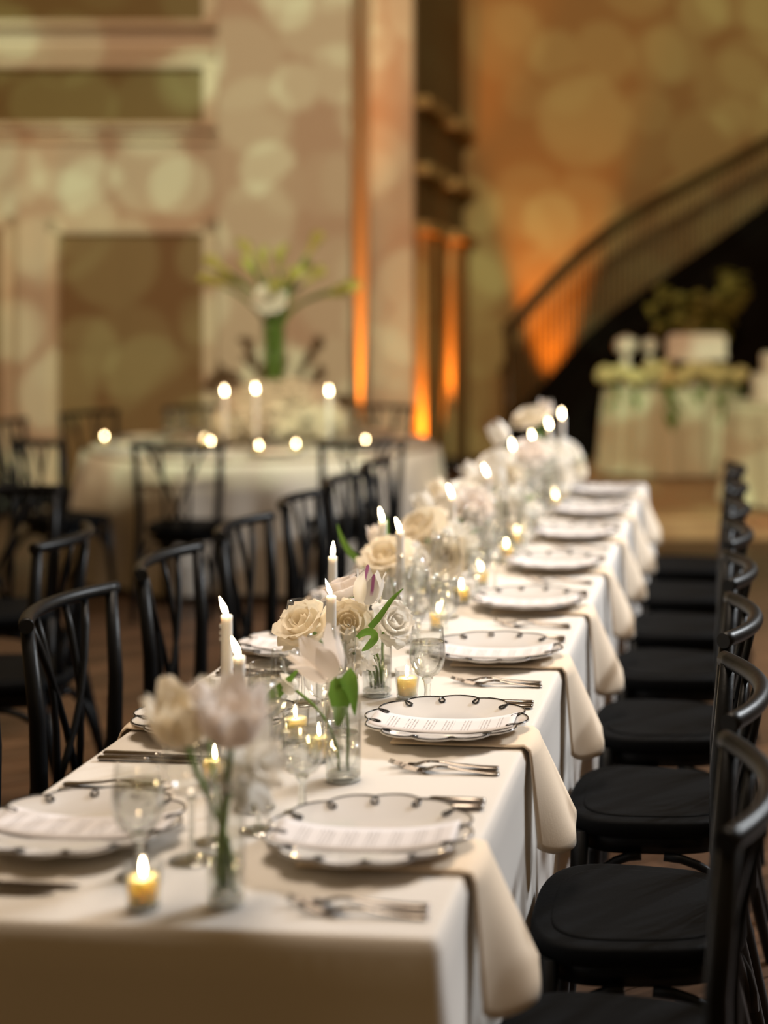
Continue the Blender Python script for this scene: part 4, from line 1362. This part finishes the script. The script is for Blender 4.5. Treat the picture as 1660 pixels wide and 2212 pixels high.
# farther clusters: heads as whole meshes
FAR = [  # vase px, depth, kind A/B, flowers (kind, px, py, dd, axis, scale, material, words)
    (945, 4.45, 'B', 'clear vase under the cream rose and white blooms by the seventh taper',
     (('rose', 918, 1155, 0.0, (-0.4, .7, -.4), 1.35, 'petal_cream', 'cream rose by the seventh taper'),
      ('ruffled', 990, 1172, 0.0, (.5, .5, -.6), 1.15, 'petal_white', 'white ruffled bloom by the seventh taper'),
      ('rose', 965, 1205, -.05, (0, .3, -.9), 1.05, 'petal_cream', 'small cream rose low by the seventh taper'),
      ('tulip', 925, 1110, 0.1, (-.4, .9, 0), 1.1, 'petal_white', 'white tulip above the rose by the seventh taper'))),
    (1000, 4.95, 'A', 'clear vase between the seventh and eighth tapers',
     (('rose', 968, 1112, 0.0, (-.3, .8, -.4), 1.25, 'petal_white', 'white rose between the seventh and eighth tapers'),
      ('rose', 1020, 1100, 0.0, (.3, .6, -.6), 1.2, 'petal_blush', 'blush rose between the seventh and eighth tapers'),
      ('ruffled', 1000, 1070, 0.05, (0, 1, -.2), 1.2, 'petal_white', 'white ruffled bloom between the seventh and eighth tapers'),
      ('tulip', 960, 1075, 0.1, (-.5, .8, 0), 1.1, 'petal_cream', 'cream tulip between the seventh and eighth tapers'))),
    (1095, 5.35, 'B', 'clear vase of layered white blooms behind the eighth taper',
     (('ruffled', 1095, 1105, 0, (.2, .6, -.7), 1.5, 'petal_white', 'wide layered white bloom behind the eighth taper'),
      ('ruffled', 1125, 1090, 0, (.6, .5, -.5), 1.25, 'petal_white', 'smaller layered white bloom behind the eighth taper'),
      ('rose', 1050, 1045, 0.1, (-.3, .9, -.2), 1.2, 'petal_white', 'white rose behind the eighth taper'),
      ('tulip', 1072, 1055, .05, (0, 1, 0), 1.3, 'petal_white', 'white tulip behind the eighth taper'))),
    (1080, 5.85, 'A', 'clear vase near the ninth taper',
     (('rose', 1075, 1012, 0, (-.4, .8, -.3), 1.4, 'petal_white', 'round white rose near the ninth taper'),
      ('rose', 1095, 1040, -.05, (.2, .5, -.8), 1.2, 'petal_cream', 'cream rose near the ninth taper'),
      ('tulip', 1030, 1035, .1, (-.6, .7, 0), 1.2, 'petal_white', 'white tulip near the ninth taper'))),
    (1150, 6.2, 'A', 'clear vase near the tenth taper',
     (('rose', 1145, 985, 0, (0, .8, -.5), 1.3, 'petal_blush', 'blush rose near the tenth taper'),
      ('ruffled', 1135, 1020, -.05, (.2, .5, -.8), 1.3, 'petal_white', 'white ruffled bloom near the tenth taper'),
      ('tulip', 1092, 958, .1, (-.5, .8, 0), 1.5, 'petal_white', 'white tulip near the tenth taper'))),
    (1190, 6.55, 'A', 'clear vase between the last two tapers',
     (('rose', 1150, 915, 0.1, (-.3, .9, -.2), 1.5, 'petal_cream', 'tall cream rose between the last two tapers'),
      ('ruffled', 1190, 985, 0, (.3, .6, -.6), 1.5, 'petal_white', 'white ruffled bloom between the last two tapers'),
      ('tulip', 1176, 905, .15, (.1, 1, 0), 1.3, 'petal_blush', 'blush tulip between the last two tapers'),
      ('rose', 1205, 1030, -.05, (.3, .4, -.8), 1.2, 'petal_white', 'low white rose between the last two tapers'))),
    (1218, 6.85, 'B', 'clear vase beside the last taper',
     (('rose', 1222, 985, 0, (.6, .6, -.4), 1.3, 'petal_white', 'white rose beside the last taper'),
      ('rose', 1240, 1012, 0, (.8, .3, -.3), 1.1, 'petal_cream', 'cream rose hanging beside the last taper'))),
]
for (px, d, kd, vl, fl) in FAR:
    p = at(px, d, TZ + 0.0008)
    vase(kd, p, vl)
    fb = p + Vector((0, 0, 0.016))
    for j, (kind, fx, fy, dd, a, s, mt, lb) in enumerate(fl):
        lv = ()
        if j == 0: lv = ((0.45, 0.17, 0.017, 0.35, random.choice((0, 40, -50)), 75, 0.3),)
        if j == 1: lv = ((0.6, 0.15, 0.016, 0.6, random.choice((-80, -100)), 55, 0.3),)
        flower(kind, put(fx, fy, d + dd), ax(*a), fb + RIGHT * (0.008 * (j - 1)), s, mt, lb, parts=False, leaves=lv)

for k in range(8):
    glasses(k, 1)
    glasses(k, -1)

# ------------------------------------------------------------------ round table beyond
RTL, RTD = -1.826, 9.3
RT = draped_table('round_table', RTL, RTD, 1.06, 1.06, 0.75, 11, 'large round banquet table under a grey white cloth', 'grey white cloth falling to the floor round the round table', 'cloth_round', 0.0, 0.07, 9)
RTZ = 0.752
def rchair(px, py, label):
    d = F_PX * (CAM_Z - 0.868) / (py - HY)
    p = at(px, d, 0)
    c = Vector((RT.x - p.x, RT.y - p.y))
    a = math.atan2(c.y, c.x) - PI / 2
    q = Vector((RT.x, RT.y, 0)) - Vector((c.x, c.y, 0)).normalized() * max(1.40, c.length - 0.21)
    chair(q.x, q.y, a, label, 'chairs around the round table')
rchair(381, 966, 'black spindle chair at the round table, backed toward the long table chairs')
rchair(790, 960, 'black spindle chair at the round table on the staircase side')
rchair(190, 893, 'black spindle chair at the round table in front of the panelled door')
rchair(40, 913, 'black spindle chair at the round table by the far door jamb')
rchair(116, 950, 'black spindle chair at the round table beside the neighbouring table chairs')
rchair(432, 882, 'black spindle chair on the wall side of the round table near the door')
rchair(795, 884, 'black spindle chair on the wall side of the round table near the pier')

# calla lilies in a tall vase
cv = thing('tall_vase', 'tall clear cylinder vase on the round table packed with calla stems', 'vase', at(592, 9.35, RTZ))
part('glass_wall', lathe([(0.072, 0.012), (0.072, 0.74), (0.069, 0.74), (0.069, 0.016)], 32), 'glass', cv)
part('glass_base', lathe([(0, 0), (0.07, 0), (0.072, 0.012), (0.069, 0.016), (0, 0.015)], 32), 'thick_glass', cv)
calla_me = None
def calla_head():
    def fn(u, v):
        a = (u - 0.5) * 2 * PI * 0.94
        r = lerp(0.012, 0.05, v ** 1.6)
        tip = v * v * 0.07 * (1 + math.cos(a)) / 2
        return (r * math.cos(a) * (1 + 0.5 * tip * 8), r * math.sin(a), 0.12 * v + tip)
    return grid(fn, 16, 8)
calla_me = calla_head()
spadix_me = lathe([(0, 0.01), (0.006, 0.012), (0.007, 0.06), (0.004, 0.09), (0, 0.095)], 8)
CAL = [(498, 562, -.3), (545, 540, -.1), (575, 560, 0), (605, 555, .05), (640, 570, .15), (662, 525, .1), (718, 598, .3), (487, 590, -.35), (530, 590, -.15), (618, 585, .05), (655, 585, .2), (560, 575, -.1), (585, 610, 0), (690, 610, .25)]
for k, (px, py, b) in enumerate(CAL):
    c = thing('calla_lily', 'green white calla lily fanning out of the tall round table vase', 'flower', at(592, 9.35, RTZ + 0.02), group='calla lilies in the tall vase')
    a0 = k * 2.4
    base = Vector((0.045 * math.cos(a0), 0.045 * math.sin(a0), 0))
    dd = 0.16 * math.sin(k * 1.9)
    hd = put(px, py + 30, 9.35 + dd) - c.location
    mid = Vector((base.x * 0.9 + 0.05 * b, base.y * 0.9, 0.72))
    pts = []
    for i in range(13):
        t = i / 12
        if t < 0.6: pts.append(base.lerp(mid, t / 0.6))
        else:
            q = (t - 0.6) / 0.4
            pts.append(mid.lerp(hd, q) + Vector((0, 0, 0.03 * math.sin(PI * q))))
    part('stem', tube(pts, 0.011, 7), 'calla_stem', c)
    dr = (pts[-1] - pts[-2]).normalized()
    h = part('spathe', calla_me, 'calla', c, hd, head_axis(dr))
    h.scale = (0.8, 0.8, 0.95)
    s_ = part('spadix', spadix_me, 'petal_yellow', c, hd, head_axis(dr))
# white bloom peeping out under the callas
b = thing('white_rose', 'white rose tucked between the calla stems at the tall vase rim', 'flower', put(583, 650, 9.22))
o = link('flower_head', PM[('rose', 'petal_white', 'head')], None, b); o.scale = (1.7, 1.7, 1.7); o.rotation_euler = head_axis(ax(0, .5, -.8))
o = link('stem', tube([(0, 0, -0.01), (0.0, 0.04, -0.15), (0.0, 0.07, -0.3)], 0.006, 6), 'calla_stem', b)
# cloud of tiny blossoms round the vase foot
def cloud():
    rnd = random.Random(12)
    bm = bmesh.new()
    for k in range(3200):
        a = rnd.uniform(0, 2 * PI); r = 0.40 * math.sqrt(rnd.random())
        top = 0.38 * math.sqrt(max(0, 1 - (r / 0.42) ** 2))
        z = top * (rnd.random() ** 0.4)
        if r < 0.085: continue
        m = Matrix.Translation((r * math.cos(a), r * math.sin(a), 0.02 + z)) @ Matrix.Rotation(rnd.uniform(0, 6), 4, 'X')
        bmesh.ops.create_icosphere(bm, subdivisions=1, radius=rnd.uniform(0.008, 0.016), matrix=m)
    me = bpy.data.meshes.new('cloud'); bm.to_mesh(me); bm.free()
    o = link('blossom_cloud', me, 'gyp', None, at(605, 9.35, RTZ))
    tag(o, 'soft cloud of tiny cream blossoms round the foot of the tall vase', 'flowers', kind='stuff')
cloud()
# tapers, votives, glasses and plates on the round table
for k, (px, d, py, wh) in enumerate(((486, 8.95, 852, 'nearest the panelled door'), (553, 8.84, 847, 'close to the tall calla vase'), (712, 8.92, 852, 'toward the pier'))):
    p = at(px, d, RTZ + 0.0005)
    h = zz(py, d) - RTZ
    t = thing('taper_candle', 'lit taper candle on the round table ' + wh, 'candle', p, group='tapers on the round table')
    part('candle_foot', lathe([(0, 0), (0.04, 0), (0.015, 0.015), (0.014, 0.05), (0.012, 0.05), (0, 0.02)], 16), 'steel', t)
    part('wax', lathe([(0, 0.02), (0.011, 0.02), (0.010, h), (0, h)], 12), 'wax', t)
    flame_on(t, h, 6, 1.3)
for (px, d, wh) in ((456, 8.75, 'just off the taper nearest the door'), (441, 8.95, 'behind another votive by the door side taper'), (640, 8.6, 'between the calla vase and the pier side taper'),
                    (226, 9.1, 'alone at the cloth edge toward the door'), (790, 8.85, 'beyond the taper toward the pier'), (560, 8.5, 'in front of the blossom cloud')):
    dup(vot0, at(px, d, RTZ + 0.0005), (0, 0, 0), 'small votive on the round table ' + wh, 'votives on the round table')
for k in range(18):
    a = k * PI / 9 + 0.2 + (0.02 if k % 2 else 0)
    dup(goblet0 if k % 2 == 0 else wine0, (RT.x + 0.57 * math.cos(a), RT.y + 0.57 * math.sin(a), RTZ + 0.0005), (0, 0, 0),
        'stemmed water goblet behind a round table plate' if k % 2 == 0 else 'empty wine glass between two round table plates', 'glasses on the round table')
for k in range(9):
    a = k * 2 * PI / 9 + 0.2
    q = Vector((RT.x + 0.82 * math.cos(a), RT.y + 0.82 * math.sin(a), RTZ + 0.0005))
    dup(plate0, q, (0, 0, a), 'white scalloped plate laid at the edge of the round table', 'plates on the round table')
    n = link('folded_napkin', box(0.09, 0.18, 0.02, 0.008), 'napkin', None, q + Vector((0, 0, 0.0185)), (0, 0, a))
    tag(n, 'cream folded napkin lying on a round table plate', 'napkin', 'napkins on the round table')
